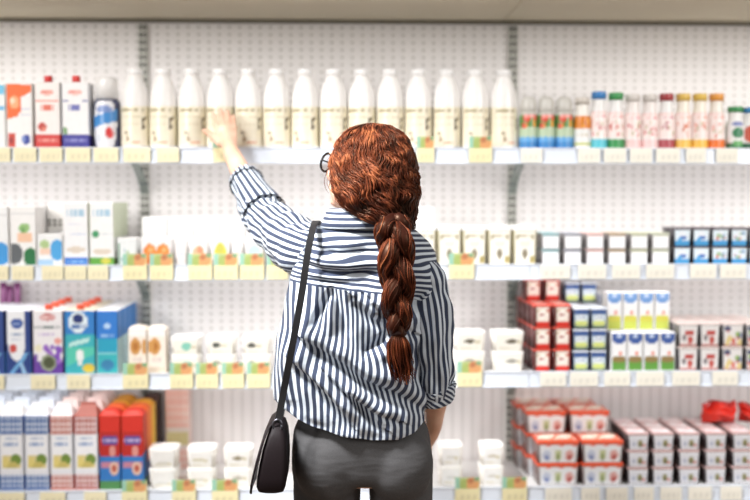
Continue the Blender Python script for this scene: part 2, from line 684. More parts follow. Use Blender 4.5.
def tub(W, D, H, side, base, layers, lidcol, taper=.9, r=.012, lid_h=.012, lidlayers=None, n=4, botcol=None):
    """tapered cup or tub with a rimmed lid; narrower at the foot"""
    m = MB()
    hx, hy, cy = W / 2, D / 2, D / 2
    hb = H - lid_h
    s = lin(side)
    m.loft([rr(hx * taper, hy * taper, 0, r, cy, 0, n), rr(hx * .985, hy * .985, hb, r, cy, 0, n)], s, smooth=True, capcol=s)
    parts = [('tub_body', m.build('tub_body'), 'gloss')]
    fx0, fx1 = hx * taper - r * .6, hx * .985 - r * .6
    y0, y1 = cy - hy * taper, cy - hy * .985

    def fm(u, v):
        hxv = fx0 + (fx1 - fx0) * v
        return ((u - .5) * 2 * hxv, y0 + (y1 - y0) * v - .0007, .002 + (hb - .004) * v)
    parts.append(('printed_front', print_patch(base, layers, fm, 18, 14).build('printed_front'), 'gloss'))
    l = MB()
    lc = lin(lidcol)
    l.loft([rr(hx, hy, hb, r, cy, 0, n), rr(hx, hy, H - .002, r, cy, 0, n), rr(hx - .002, hy - .002, H, r, cy, 0, n), rr(hx - .006, hy - .006, H, r, cy, 0, n), rr(hx - .008, hy - .008, H - .002, r, cy, 0, n)], lc, smooth=False)
    parts.append(('lid', l.build('lid'), 'gloss'))
    if lidlayers:
        parts.append(('lid_print', print_patch(lidcol, lidlayers, lambda u, v: ((u - .5) * (W - .016), .008 + v * (D - .016), H + .0006), 24, 14).build('lid_print'), 'gloss'))
    return parts


def pouch_mesh(W, D, H, col, seed, crumple=.3):
    """soft pack pinched flat at its top and bottom seams, crumpled"""
    m = MB()
    rings, cols = [], []
    c0, c1 = lin(col), lin([max(0, x - 40) for x in col])
    n = 24
    for i in range(15):
        t = i / 14
        th = max(.06, math.sin(PI * min(1, t * .98 + .02)) ** .6)
        ring = []
        for k in range(n):
            a = 2 * PI * k / n
            q = noise.noise(Vector((math.cos(a) * 1.5 + seed, math.sin(a) * 1.5, t * 5)))
            w = W / 2 * (1 - .10 * math.sin(PI * t)) * (1 + .06 * q)
            ring.append((w * math.copysign(abs(math.cos(a)) ** .8, math.cos(a)), D / 2 + D / 2 * th * math.sin(a) * (1 + crumple * q), H * t * (1 + (crumple - .3) * .9 * noise.noise(Vector((math.cos(a) * 2.2, seed * 3.1, 2)))) + .006 * q * math.sin(PI * t)))
        rings.append(ring)
        cols.append(c1 if i in (0, 13) else c0)
    m.loft(rings, cols)
    return m.build('soft_pouch')


def sz(xl, xr, ytop, k, Y=YF):
    """centre x, width and height of a pack that covers these pixels at depth Y on shelf k"""
    a, b = at(xl, BASE[k], Y), at(xr, BASE[k], Y)
    z = at((xl + xr) / 2, ytop, Y).z
    return (a.x + b.x) / 2, b.x - a.x, z - ZS[k]


RED, NAVY, BLUE, WHT = (196, 62, 52), (44, 52, 110), (62, 130, 200), (240, 238, 236)

# ============ TOP SHELF
specs = [
    (-22, 6, 84, dict(body=WHT, base=WHT, layers=[rect(0, 1, .86, 1, (110, 190, 225)), rect(0, 1, .6, .66, (110, 180, 220)), rect(.3, .7, .1, .2, (200, 70, 50))], cap=None), 'white carton with a pale blue top band at the shelf end'),
    (7, 33, 83, dict(body=(236, 232, 228), base=WHT, layers=[
        lambda u, v: lin((238, 102, 30)) if (u < .6 and v > .45 + .12 * u and not (u > .45 and v < .55)) else None,
        lambda u, v: lin((238, 102, 30)) if v > .90 - .10 * math.sin(u * 3) and v < .995 else None,
        ell(.3, .72, .2, .10, (246, 170, 120)), ell(.22, .74, .1, .04, (250, 220, 190)),
        rect(.02, .3, .02, .24, (200, 66, 48)), rect(.1, .22, .08, .18, (150, 40, 40)), ell(.76, .14, .18, .08, (48, 66, 150)), rect(.6, .7, .1, .2, (120, 140, 200)), marks(.55, .95, .62, .03, (150, 160, 200)), marks(.55, .95, .52, .03, (170, 175, 200))], cap=None), 'white carton with a big orange swoosh and orange top edge'),
    (35.5, 60.5, 82, dict(body=(238, 233, 230), base=(244, 236, 232), layers=[
        rect(0, 1, 0, .22, (206, 60, 56)), marks(.1, .9, .12, .05, (232, 150, 140), 8), ell(.5, .86, .3, .045, (240, 180, 168)), marks(.25, .75, .86, .03, (214, 100, 88)),
        rect(0, 1, .715, .74, (232, 130, 110)), marks(.25, .75, .62, .09, (222, 110, 90), 7), ell(.28, .33, .19, .07, (190, 70, 60)), ell(.34, .3, .1, .04, (224, 130, 110))],
        cap=(.0125, .020, (214, 52, 52)), sides=[(0, .22, (206, 60, 56)), (.22, 1, (232, 228, 226))]), 'white milk carton with red base band and red screw cap'),
    (62.5, 89.5, 82, dict(body=(238, 236, 236), base=(242, 240, 240), layers=[
        rect(0, 1, 0, .21, (66, 62, 150)), marks(.1, .9, .12, .05, (140, 140, 200), 8), ell(.5, .86, .28, .045, (244, 200, 190)), marks(.25, .75, .86, .03, (222, 100, 90)),
        rect(0, 1, .705, .725, (96, 100, 160)), marks(.25, .7, .62, .09, (110, 114, 180), 7), rect(0, .2, .705, .735, (90, 96, 160)), rect(.8, 1, .705, .735, (90, 96, 160)), ell(.08, .27, .1, .06, (120, 160, 110)), marks(.3, .8, .42, .02, (210, 210, 222))],
        cap=(.0125, .020, (222, 60, 56)), sides=[(0, .21, (62, 58, 140)), (.21, 1, (226, 226, 230))]), 'white milk carton with navy base band and red screw cap'),
]
for xl, xr, yt, kw, lb_ in specs:
    cx, w, h = sz(xl, xr, yt, 1)
    spawn('milk_carton', carton(w, .07, h, **kw), (cx, YF, ZS[1]), lb_, 'carton', 'cartons on the top shelf')

# round-shouldered bottle with a tall white cap
cx, w, h = sz(91.5, 117.8, 76, 1)
r_ = w / 2
blay = [rect(0, 1, 0, 1, (46, 52, 92)), ell(.5, .5, .16, .62, (236, 236, 240)), lambda u, v: lin((70, 140, 205)) if abs(v - (.62 + .5 * (u - .5))) < .12 and .33 < u < .67 else None,
        ell(.5, .82, .10, .08, (130, 150, 200)), ell(.56, .32, .055, .11, (214, 60, 60)), ell(.43, .2, .05, .09, (220, 224, 230))]
spawn('drink_bottle', lathe_parts([(r_ * .9, 0), (r_, .006), (r_, h * .62), (r_ * .93, h * .68), (r_ * .80, h * .70)], 28, (46, 50, 86), (.004, h * .665, (40, 48, 92), blay),
                                 ([(r_ * .84, h * .69), (r_ * .84, h * .93), (r_ * .78, h * .985), (r_ * .6, h)], WHT)), (cx, YF + r_, ZS[1]),
      'navy and white bottle with a wide white cap beside the milk bottles', 'bottle', None)


def milk_bottle(h, r):
    prof = [(r * .86, 0), (r * .98, .004), (r, .012), (r, h * .54), (r * .99, h * .60), (r * .965, h * .66), (r * .91, h * .72), (r * .83, h * .775), (r * .72, h * .83), (r * .61, h * .875), (r * .535, h * .90), (r * .51, h * .92), (r * .56, h * .925), (r * .56, h * .933), (r * .46, h * .94)]
    olive, brown = (136, 124, 78), (120, 98, 62)
    lay = [lambda u, v: lin((228, 219, 192)) if (u < .30 or u > .70) else None,
           lambda u, v: lin(olive) if (u < .268 or u > .735) else None,  # olive ends paint the shade between neighbouring bottles into the label
           lambda u, v: lin((243, 234, 214)) if v < .2 and .3 < u < .7 else None,
           marks(.36, .64, .90, .05, (176, 164, 128), 30), marks(.36, .62, .72, .05, (216, 204, 172), 24), marks(.37, .6, .55, .05, (216, 204, 172), 22),
           blobs(.62, .70, .46, .84, [(104, 88, 54), (84, 72, 48)], 7, .015, 3, 4.0), blobs(.38, .47, .22, .34, [brown, (176, 150, 110)], 3, .011, 5, 3.4), ell(.55, .08, .06, .03, (226, 150, 110)), ell(.46, .16, .02, .05, (150, 120, 80))]
    return lathe_parts(prof, 32, (246, 243, 240), (h * .05, h * .53, (245, 236, 213), lay),
                       ([(r * .52, h * .934), (r * .56, h * .938), (r * .56, h * .985), (r * .52, h)], (250, 249, 248)))


c0, _, hb = sz(135, 136, 67.5, 1)
rb = .0425
mbp = milk_bottle(hb, rb)
for i in range(14):
    px = 135.2 + 28.32 * i
    place = ['at the carton end', 'just left of the reaching hand', '', 'the one the hand touches', 'just right of the hand'][i if i in (0, 3, 4) else 2]
    lb_ = f'white milk bottle with beige label, {ORD[i]} from left in the bottle row'
    if i == 3:
        lb_ = 'white milk bottle with beige label that the reaching hand touches'
    if i == 13:
        lb_ = 'white milk bottle with beige label, last one beside small yogurt drinks'
    spawn('milk_bottle', mbp, (at(px, 110, YF + rb).x, YF + rb, ZS[1]), lb_, 'bottle', 'white milk bottles on the top shelf', rz=random.uniform(-.35, .35))


def drink(w, h, body, sleeve_base, layers, capcol, cap_r=.8, gray=False):
    r = w / 2
    prof = [(r * .9, 0), (r, .004), (r, h * .54), (r * .93, h * .60), (r * .80, h * .68), (r * .72, h * .76), (r * .74, h * .87), (r * .7, h * .885)]
    cp = [(r * cap_r, h * .87), (r * cap_r, h * .98), (r * cap_r * .9, h)]
    return lathe_parts(prof, 22, body, (h * .03, h * .66, sleeve_base, layers), (cp, capcol))


def domed(w, h):
    r = w / 2
    lay = [rect(0, 1, 0, .34, (66, 134, 196)), lambda u, v: lin((104, 170, 222)) if v < .34 + .03 * math.sin(u * 70) and v > .2 else None, rect(0, 1, .36, .62, (188, 206, 176)), rect(0, 1, .62, .98, (94, 140, 76)),
           blobs(.36, .64, .66, .92, [(224, 128, 50), (214, 80, 60), (236, 168, 70)], 7, .04, 4, 2.2), rect(.4, .6, .9, 1, (232, 150, 140))]
    prof = [(r * .9, 0), (r, .004), (r, h * .60), (r * .95, h * .68), (r * .8, h * .72)]
    return lathe_parts(prof, 22, (196, 194, 186), (.003, h * .66, (188, 206, 176), lay),
                       ([(r * .82, h * .71), (r * .92, h * .73), (r * .92, h * .84), (r * .8, h * .95), (r * .5, h)], (206, 203, 196)))


_, w, h = sz(519.4, 537.4, 96, 1)
dp = domed(w, h)
for i, px in enumerate((528.3, 546, 564)):
    spawn('juice_bottle', dp, (at(px, 130, YF + w / 2).x, YF + w / 2, ZS[1]), f'small bottle with blue and green label and grey dome cap, {ORD[i]} of three', 'bottle', 'blue and green labelled bottles')
pink = [(222, 120, 120), (200, 90, 96), (236, 170, 160)]


def flav(base_c, cap_c, accent, seed, wide=.62, h_=None, w_=None):
    lay = [rect(0, 1, 0, .26, base_c), rect(0, 1, .96, 1, (246, 214, 210)), rect(0, 1, .27, .94, (250, 234, 230)), blobs(.36, .66, .34, .74, [tuple(x + (250 - x) * .35 for x in accent), tuple(x - 10 for x in accent), (206, 196, 170)], 12, .022, seed, 2.6), marks(.38, .62, .86, .05, tuple(x + (250 - x) * .4 for x in accent), 20)]
    return lay


row = [
    (582, 97, 17, [rect(0, 1, .60, .98, (222, 132, 46)), blobs(.4, .6, .66, .9, [(190, 96, 30), (240, 170, 80)], 5, .03, 2, 2.4), rect(0, 1, .08, .16, (196, 200, 110)), marks(.38, .6, .42, .08, (200, 190, 160), 16)], (214, 206, 196), (240, 236, 228), 'yogurt drink bottle with orange label and pale cap'),
    (598.5, 91, 17, flav((96, 196, 212), 0, (214, 128, 128), 11), (66, 132, 196), WHT, 'yogurt drink bottle with blue cap and cyan base'),
    (615.5, 92, 17, flav((66, 150, 88), 0, (222, 128, 120), 12), (72, 156, 92), WHT, 'yogurt drink bottle with green cap and green base'),
    (632.5, 94, 17, flav((244, 206, 204), 0, (222, 120, 124), 13), (214, 208, 202), (240, 232, 228), 'yogurt drink bottle with grey cap and pink flowers, beside the green one'),
    (649.5, 94, 17, flav((244, 210, 208), 0, (218, 116, 116), 14), (216, 210, 204), (240, 232, 228), 'yogurt drink bottle with grey cap and pink flowers, beside the maroon one'),
    (666, 93, 16.6, flav((178, 84, 92), 0, (196, 110, 122), 15), (168, 68, 72), WHT, 'yogurt drink bottle with maroon cap and maroon base'),
    (682.7, 93, 16.6, flav((240, 196, 96), 0, (226, 140, 110), 16), (226, 190, 96), (244, 236, 222), 'yogurt drink bottle with yellow cap, beside the maroon one'),
    (699.3, 93, 16.6, flav((242, 194, 90), 0, (222, 130, 104), 17), (228, 192, 92), (244, 236, 222), 'yogurt drink bottle with yellow cap, beside the orange one'),
    (716, 93, 16.8, flav((236, 124, 60), 0, (226, 128, 110), 18), (234, 160, 74), (244, 236, 226), 'yogurt drink bottle with orange cap and orange base'),
    (735, 106, 18, [rect(0, 1, 0, .2, (58, 120, 82)), ell(.5, .58, .1, .2, (60, 132, 92)), ell(.5, .9, .12, .08, (130, 140, 190)), rect(.42, .58, .1, .3, (110, 176, 110)), rect(.7, 1, 0, 1, (140, 168, 150)), rect(0, .28, 0, 1, (140, 168, 150))], (70, 150, 92), WHT, 'short white yogurt drink bottle with green cap and green leaf'),
    (750, 107, 16, [rect(0, 1, 0, .2, (50, 100, 76)), ell(.44, .55, .12, .3, (204, 90, 70)), rect(.7, 1, 0, 1, (140, 168, 150))], (66, 140, 200), WHT, 'short yogurt drink bottle with blue cap at the shelf end'),
]
for px, yt, pw, lay, cc, bc, lb_ in row:
    _, w, h = sz(px - pw / 2, px + pw / 2, yt, 1)
    spawn('yogurt_drink_bottle', drink(w, h, bc, WHT, lay, cc, .86), (at(px, 130, YF + w / 2).x, YF + w / 2, ZS[1]), lb_, 'bottle', 'yogurt drinks on the top shelf')

# ============ SECOND SHELF
S2 = [
    (-17, 9, 206, dict(body=WHT, base=(240, 240, 240), layers=[ell(.7, .2, .4, .2, (60, 150, 215)), rect(0, 1, .85, .88, (214, 214, 214)), ell(.35, .6, .2, .12, (200, 214, 170))]), YF, 'white carton with a bright blue circle at the shelf end'),
    (10.5, 36.5, 206, dict(body=WHT, base=(242, 240, 238), layers=[rect(.3, .85, .40, .56, (240, 196, 164)), ell(.56, .64, .24, .08, (150, 190, 120)), ell(.5, .6, .1, .05, (110, 160, 90)), ell(.14, .2, .34, .18, (92, 96, 100)), ell(.8, .14, .3, .16, (32, 112, 62)), rect(0, 1, .88, .9, (214, 214, 214))]), YF, 'white carton with green leaf and dark circles at its base'),
    (64, 88.5, 202, dict(body=WHT, base=(242, 241, 242), layers=[rect(0, 1, 0, .13, (54, 118, 206)), marks(.1, .9, .06, .04, (130, 180, 230), 8), marks(.12, .88, .84, .11, (168, 200, 220), 5), ell(.5, .25, .42, .05, (220, 206, 190)), marks(.3, .9, .5, .03, (196, 206, 228), 6), marks(.2, .7, .66, .02, (220, 222, 232))]), YF, 'tall white carton with blue base band'),
    (90, 114.5, 202, dict(body=WHT, base=(242, 241, 240), layers=[rect(0, 1, 0, .12, (98, 164, 66)), ell(.66, .07, .22, .05, (206, 200, 84)), marks(.12, .88, .84, .11, (168, 200, 220), 5), ell(.22, .5, .15, .055, (66, 150, 100)), ell(.5, .22, .42, .05, (220, 206, 190)), marks(.4, .9, .5, .03, (206, 212, 216), 6)], sides=[(0, .12, (120, 160, 90)), (.12, .45, (236, 238, 232)), (.45, 1, (222, 230, 204))]), YF, 'tall white carton with green base band'),
]
for xl, xr, yt, kw, Y, lb_ in S2:
    cx, w, h = sz(xl, xr, yt, 2, Y)
    p = carton(w, .068, h, **kw)
    spawn('milk_carton', p, (cx, Y, ZS[2]), lb_, 'carton', 'white cartons on the second shelf')
    for q in (1, 2):
        spawn('milk_carton', p, (cx, Y + q * .071, ZS[2]), lb_.replace('at the shelf end', '').replace('its base', 'base').strip() + [', one behind the front', ', last one back'][q - 1], 'carton', 'white cartons on the second shelf')
# the gap between: a carton set back with a short one before it
cx, w, h = sz(38, 62.5, 203, 2)
spawn('milk_carton', carton(w, .068, h, WHT, (236, 234, 230), [lambda u, v: lin((84, 86, 76)) if .62 < v < .74 and (u * 4.2) % 1 < .6 and not .665 < v < .69 else None, rect(.9, 1, .56, .74, (226, 140, 130)), rect(0, 1, .5, .54, (246, 246, 246))]), (cx, YF + .11, ZS[2]),
      'white carton with four dark squares, set back behind a short carton', 'carton', 'white cartons on the second shelf')
cx, w, h = sz(37.5, 63, 234, 2)
spawn('milk_carton', carton(w, .068, h, WHT, (240, 240, 240), [ell(.28, .7, .22, .14, (176, 200, 140)), rect(.1, .5, .36, .56, (240, 206, 184)), ell(.8, .5, .3, .34, (76, 164, 222)), rect(0, .6, 0, .2, (170, 206, 236))], nv=24), (cx, YF, ZS[2]),
      'short white carton with blue circle and peach block', 'carton', 'white cartons on the second shelf')
cx, w, h = sz(117, 137.5, 238, 2)
spawn('cream_tub', tub(w, .065, h, (232, 234, 232), (236, 238, 238), [rect(0, .1, 0, .9, (60, 130, 84)), blobs(.2, .9, .1, .6, [(170, 190, 200), (180, 200, 170)], 5, .1, 8, 1)], WHT, .95, .006, .006), (cx, YF, ZS[2]),
      'short white tub with a green side stripe beside the post', 'tub', None)

# middle bay: white tubs with fruit, taller white packs behind
fr = [
    (140.5, 172.5, 238, [blobs(.1, .1, 0, 0, [(1, 1, 1)], 0, .1, 1), ell(.27, .45, .25, .42, (238, 140, 66)), ell(.74, .45, .25, .42, (238, 140, 66)), rect(.1, .92, .06, .26, (236, 120, 50)), ell(.3, .62, .1, .1, (246, 180, 120)), ell(.78, .62, .1, .1, (246, 180, 120))], 'white tub with two orange fruits'),
    (175, 187, 240, [marks(.1, .9, .5, .2, (214, 216, 222), 5)], 'narrow plain white tub beside the orange fruit tub'),
    (189, 208, 239, [ell(.5, .4, .42, .4, (244, 186, 152)), ell(.62, .6, .2, .2, (236, 150, 120)), rect(.1, .9, .05, .18, (240, 170, 130))], 'white tub with peach fruit'),
    (211, 230, 237, [ell(.5, .42, .44, .44, (222, 210, 88)), ell(.5, .66, .26, .22, (206, 200, 96)), ell(.8, .2, .2, .2, (170, 110, 70))], 'white tub with yellow fruit'),
    (232, 243, 240, [marks(.1, .9, .5, .2, (226, 216, 210), 5)], 'narrow plain white tub beside the yellow fruit tub'),
    (245, 264, 239, [ell(.5, .45, .44, .42, (196, 220, 226)), ell(.6, .3, .2, .2, (160, 196, 206))], 'white tub with pale blue print'),
    (266, 285, 239, [ell(.5, .4, .44, .44, (180, 218, 196)), ell(.4, .3, .2, .2, (150, 200, 170))], 'white tub with pale green print'),
]
for xl, xr, yt, lay, lb_ in fr:
    cx, w, h = sz(xl, xr, yt, 2)
    spawn('dessert_tub', tub(w, .075, h, (240, 236, 234), (244, 241, 240), lay, (248, 247, 246), .93, .008, .006), (cx, YF, ZS[2]), lb_ + ' on the second shelf', 'tub', 'white fruit tubs in the bottle bay')
for i, (xl, xr) in enumerate(((142, 167), (168, 193), (194, 219), (220, 245), (246, 271), (272, 297))):
    cx, w, h = sz(xl, xr, 217, 2, YF + .11)
    if i == 0:
        p = carton(w, .10, h, (250, 249, 248), (248, 247, 246), [rect(0, 1, .62, .66, (238, 234, 232)), marks(.2, .8, .8, .06, (236, 232, 230), 6)], nv=20)
    spawn('cream_pack', p, (cx, YF + .11, ZS[2]), f'plain white pack behind the fruit tubs, {ORD[i]} from the post', 'pack', 'plain white packs behind the fruit tubs')
# right of the woman: square tubs with white lids
_, w, h = sz(437, 461.5, 226, 2)
sq = tub(w * .985, .08, h, (176, 166, 128), (246, 242, 232), [rect(0, .05, 0, 1, (190, 178, 140)), rect(.95, 1, 0, 1, (184, 170, 130)), marks(.15, .85, .84, .1, (190, 178, 150), 8), ell(.5, .3, .13, .16, (140, 130, 110)), ell(.85, .14, .12, .14, (176, 160, 104)), ell(.5, .62, .24, .08, (236, 228, 212)), ell(.15, .85, .08, .08, (170, 158, 120)), ell(.85, .85, .08, .08, (170, 158, 120))], (249, 248, 246), .93, .006, .014)
for i, px in enumerate((424.2, 449.4, 474.6, 499.8, 525)):
    spawn('spread_tub', sq, (at(px, 245, YF).x, YF, ZS[2]), f'square beige tub with thick white lid, {ORD[i]} from the braid on second shelf', 'tub', 'square beige tubs in the bottle bay')
for i, (xl, xr) in enumerate(((409, 434),)):
    cx, w, h = sz(xl, xr, 207, 2, YF + .1)
    spawn('cream_pack', carton(w, .09, h, (250, 249, 247), (249, 247, 244), [rect(0, 1, .5, .53, (240, 236, 232))], nv=20), (cx, YF + .1, ZS[2]), 'tall plain white pack standing back beside the braid', 'pack', None)


# right bay: two layers of cups
def two_layer(cols, yt, p, hh, name, desc, grp, k, dark=None, rows=2, cat='cup'):
    for i, px in enumerate(cols):
        for l in range(2):
            for r in range(rows):
                x = at(px, BASE[k], YF).x
                w_l = ['lower layer', 'upper layer'][l]
                lb_ = f'{desc(i)}, {w_l}' + (', front row' if r == 0 else ', rear row')
                spawn(name, p(i), (x, YF + r * .062, ZS[k] + l * hh), lb_, cat, grp)


_, w, h2 = sz(541, 560, 233, 2)
hh = h2 / 2
lids = [(150, 186, 190), (168, 170, 180), (232, 196, 190), (190, 168, 140), (204, 206, 176), (210, 214, 190)]
whites = [tub(w * .955, .06, hh, (128, 120, 120), (250, 250, 252), [rect(0, 1, .86, 1, lids[i]), rect(0, .03, 0, 1, (150, 150, 150)), marks(.2, .8, .5, .18, (244, 245, 248), 6)], lids[i], .975, .004, .004) for i in range(6)]  # grey side colour paints in the shade between the cup columns
tint = ['teal', 'grey', 'pink', 'brown', 'pale green', 'cream']
two_layer([550.5, 572.5, 594.8, 616.8, 638.8, 660.3], 233, lambda i: whites[i], hh, 'yogurt_cup', lambda i: f'plain white square cup with {tint[i]} lid', 'plain white cups in the yogurt bay', 2)
_, w, h2 = sz(673, 691, 228, 2)
hb_ = h2 / 2
bl = [tub(w * .94, .06, hb_, (50, 44, 52), (226, 238, 246), [rect(0, 1, 0, .34, (74, 158, 214)), ell(.5, .6, .32, .3, (236, 240, 246)), *([ell(.55, .5, .24, .14, (58, 112, 190)), ell(.34, .4, .14, .12, (90, 170, 222))] if i < 2 else [blobs(.2, .8, .4, .8, [(140, 170, 200), (214, 120, 110), (160, 190, 150)], 6, .12, 20 + i)])], (96, 84, 92), .92, .004, .004) for i in range(5)]  # near-black sides carry the shade of the gaps between columns
blue_at = ['beside the cream lidded cups', 'second of five', 'third of five', 'fourth of five', 'at the shelf end']
two_layer([682, 701, 720, 739, 757.5], 228, lambda i: bl[i], hb_, 'yogurt_cup', lambda i: f'blue and white cup with dark lid {blue_at[i]}', 'blue and white cups in the yogurt bay', 2)

# ============ THIRD SHELF
for i, px in enumerate((3, 9.5, 17)):
    Y = YF + .268
    cx, w, h = sz(px - 3.4, px + 3.4, 283 + i % 2 * 3, 3, Y)
    o = obj('drink_pouch', pouch_mesh(w, .04, h, (172, 104, 160), i), M['gloss'], None, (cx, Y, ZS[3]))
    tag(o, f'purple soft pouch standing at the back, {ORD[i]} from left', 'pouch', 'purple pouches behind the cartons')
nv1 = [lambda u, v: lin((242, 243, 246)) if (u - .42) ** 2 / .38 ** 2 + max(0, (.55 - v)) ** 2 / .35 ** 2 < 1 and u > .03 else None, ell(.45, .8, .26, .085, (58, 88, 160)), marks(.3, .62, .8, .03, (160, 180, 220), 8), marks(.14, .66, .63, .05, (160, 174, 200), 8), marks(.2, .6, .55, .02, (200, 206, 222)), ell(.27, .4, .17, .065, (206, 80, 74)), lambda u, v: lin((112, 168, 214)) if abs((v - .05) - (u - .3) * .5) < .05 and v < .33 else None, lambda u, v: lin((160, 200, 232)) if v < .16 and abs(u - .75 + v) < .08 else None]
S3 = [
    (-23, 5, dict(body=(48, 66, 124), base=(48, 74, 140), layers=nv1, topcol=(236, 238, 244), sides=[(0, .35, (70, 120, 180)), (.35, 1, (40, 50, 104))]), 'navy carton with white panel at the shelf end'),
    (6.5, 31.5, dict(body=(48, 66, 124), base=(42, 66, 132), layers=nv1, topcol=(236, 238, 244), sides=[(0, .35, (70, 120, 180)), (.35, 1, (40, 50, 104))]), 'navy carton with white panel and red dot'),
    (33.5, 63.5, dict(body=(200, 190, 200), base=(240, 236, 238), layers=[rect(0, 1, 0, .2, (104, 62, 156)), ell(.5, .9, .28, .06, (206, 130, 130)), marks(.3, .7, .9, .03, (236, 200, 196), 9), marks(.05, .95, .745, .04, (130, 140, 140), 10), marks(.2, .7, .62, .05, (210, 196, 222), 8), blobs(.4, 1, .18, .42, [(134, 84, 186), (104, 60, 160), (160, 110, 200)], 14, .1, 31, .6), ell(.16, .4, .13, .06, (236, 230, 200)), ell(.86, .52, .13, .05, (232, 160, 150)), ell(.52, .17, .28, .13, (150, 160, 130)), ell(.52, .17, .2, .095, (80, 86, 60)), rect(0, .12, 0, .3, (110, 70, 160))], topcol=(244, 236, 232), sides=[(0, .25, (104, 62, 156)), (.25, 1, (196, 190, 200))], cap=(.012, .016, (236, 92, 60))), 'white and purple carton with red cap and purple flowers'),
    (65, 95.5, dict(body=(60, 170, 180), base=(62, 176, 186), layers=[rect(0, 1, .62, 1, (54, 128, 200)), lambda u, v: lin((88, 200, 176)) if v < .42 and v > .1 + .2 * u else None, ell(.45, .82, .33, .17, (226, 238, 244)), ell(.45, .88, .2, .075, (36, 50, 112)), marks(.22, .7, .75, .05, (90, 120, 176), 9), lambda u, v: lin((190, 232, 226)) if abs(v - .44 - .12 * u) < .035 and .1 < u < .85 else None, ell(.5, .28, .13, .1, (240, 242, 240)), ell(.5, .17, .08, .05, (226, 230, 226)), ell(.8, .08, .22, .075, (226, 196, 66)), rect(0, .03, 0, 1, (40, 120, 160))], topcol=(236, 228, 206), sides=[(0, .6, (52, 160, 170)), (.6, 1, (44, 108, 180))], cap=(.012, .016, (236, 96, 64))), 'teal carton with white circle, navy oval and red cap'),
    (97, 118.5, dict(body=(56, 150, 190), base=(58, 176, 182), layers=[rect(0, 1, .55, 1, (52, 124, 206)), lambda u, v: lin((44, 160, 190)) if .3 < v < .55 else None, ell(.5, .76, .16, .045, (180, 210, 240)), rect(.05, .95, .30, .34, (150, 214, 216)), ell(.5, .13, .34, .09, (60, 128, 170)), marks(.2, .8, .6, .03, (150, 190, 230))], topcol=(240, 242, 246), sides=[(0, .55, (190, 222, 226)), (.55, 1, (66, 130, 200))]), 'blue and teal carton nearest the slotted post'),
]
for ci, (xl, xr, kw, lb_) in enumerate(S3):
    cx, w, h = sz(xl, xr, 310, 3)
    p = carton(w, .068, h, **kw)
    short = lb_.replace(' at the shelf end', ' at shelf end').replace(' with white circle, navy oval and red cap', ' with red cap').replace(' and purple flowers', '')
    for r in range(3 if ci < 2 else 4):
        spawn('milk_carton', p if r == 0 else [p[0]] + p[1:], (cx, YF + r * .0755, ZS[3]), lb_ if r == 0 else f'{short}, {ORD[r]} from the front', 'carton', 'cartons on the third shelf', only=None if r < 2 else ('box', 'cap'))
# cream biscuit-print packs
for i, (xl, xr) in enumerate(((128.5, 147), (147.8, 166.5))):
    cx, w, h = sz(xl, xr, 326, 3)
    spawn('cream_pack', carton(w, .06, h, (240, 228, 214), (242, 230, 216), [ell(.38, .62, .33, .2, (206, 150, 84)), ell(.38, .62, .18, .1, (180, 116, 56)), ell(.9, .62, .14, .18, (206, 150, 84)) if i == 0 else rect(0, .3, .5, .74, (206, 150, 84)), rect(0, 1, .86, 1, (248, 244, 240)), marks(.2, .8, .3, .1, (220, 204, 196), 6), rect(0, 1, .02, .12, (226, 210, 190))], top='pinch', nv=26), (cx, YF, ZS[3]),
          ['cream pack with a brown diamond print beside teal cartons', 'cream pack with half a brown diamond, nearer the low tubs'][i], 'pack', 'cream packs by the post')


def marg(mark, mc, w, h, d=.085, base=(242, 238, 228)):
    return tub(w, d, h, (236, 231, 222), base, [ell(*mark, mc), ell(mark[0] + .3, mark[1] - .05, .14, .1, (214, 206, 180)), marks(.1, .9, .2, .12, (226, 220, 204), 8)], (249, 247, 243), .9, .014, .008)


def tub_stack(xs, ytop, k, lab, wpx, marks_, n=2, base=(242, 238, 228), Y=YF, grp='white tubs in pairs', dy=0.0):
    for i, px in enumerate(xs):
        _, w, h = sz(px - wpx / 2, px + wpx / 2, ytop, k, Y)
        for l in range(n):
            mk, mc = marks_[i]
            p = marg(mk, mc if l == n - 1 else tuple(int(x * .5 + 110) for x in mc), w, h / n, base=base)
            spawn('margarine_tub', p, (at(px, BASE[k], Y).x, Y, ZS[k] + l * h / n), lab(i) + (', stacked on another' if l == n - 1 else ', under another'), 'tub', grp)


tub_stack([185.5, 221, 257], 337, 3, lambda i: ['low white tub with teal mark on the third shelf', 'low white tub with dark mark on the third shelf', 'low white tub with dark mark nearest the shoulder bag strap'][i], 30,
          [((.55, .55, .22, .3), (140, 206, 186)), ((.3, .66, .18, .18), (84, 86, 80)), ((.28, .62, .18, .18), (92, 92, 86))], grp='low white tubs on the third shelf')
tub_stack([470, 508.5], 332, 3, lambda i: ['square white tub with dark mark beside the striped sleeve', 'square white tub with dark mark beside the red cups'][i], 32,
          [((.5, .62, .24, .13), (96, 90, 74)), ((.62, .6, .24, .13), (100, 92, 74))], grp='square white tubs on the third shelf')

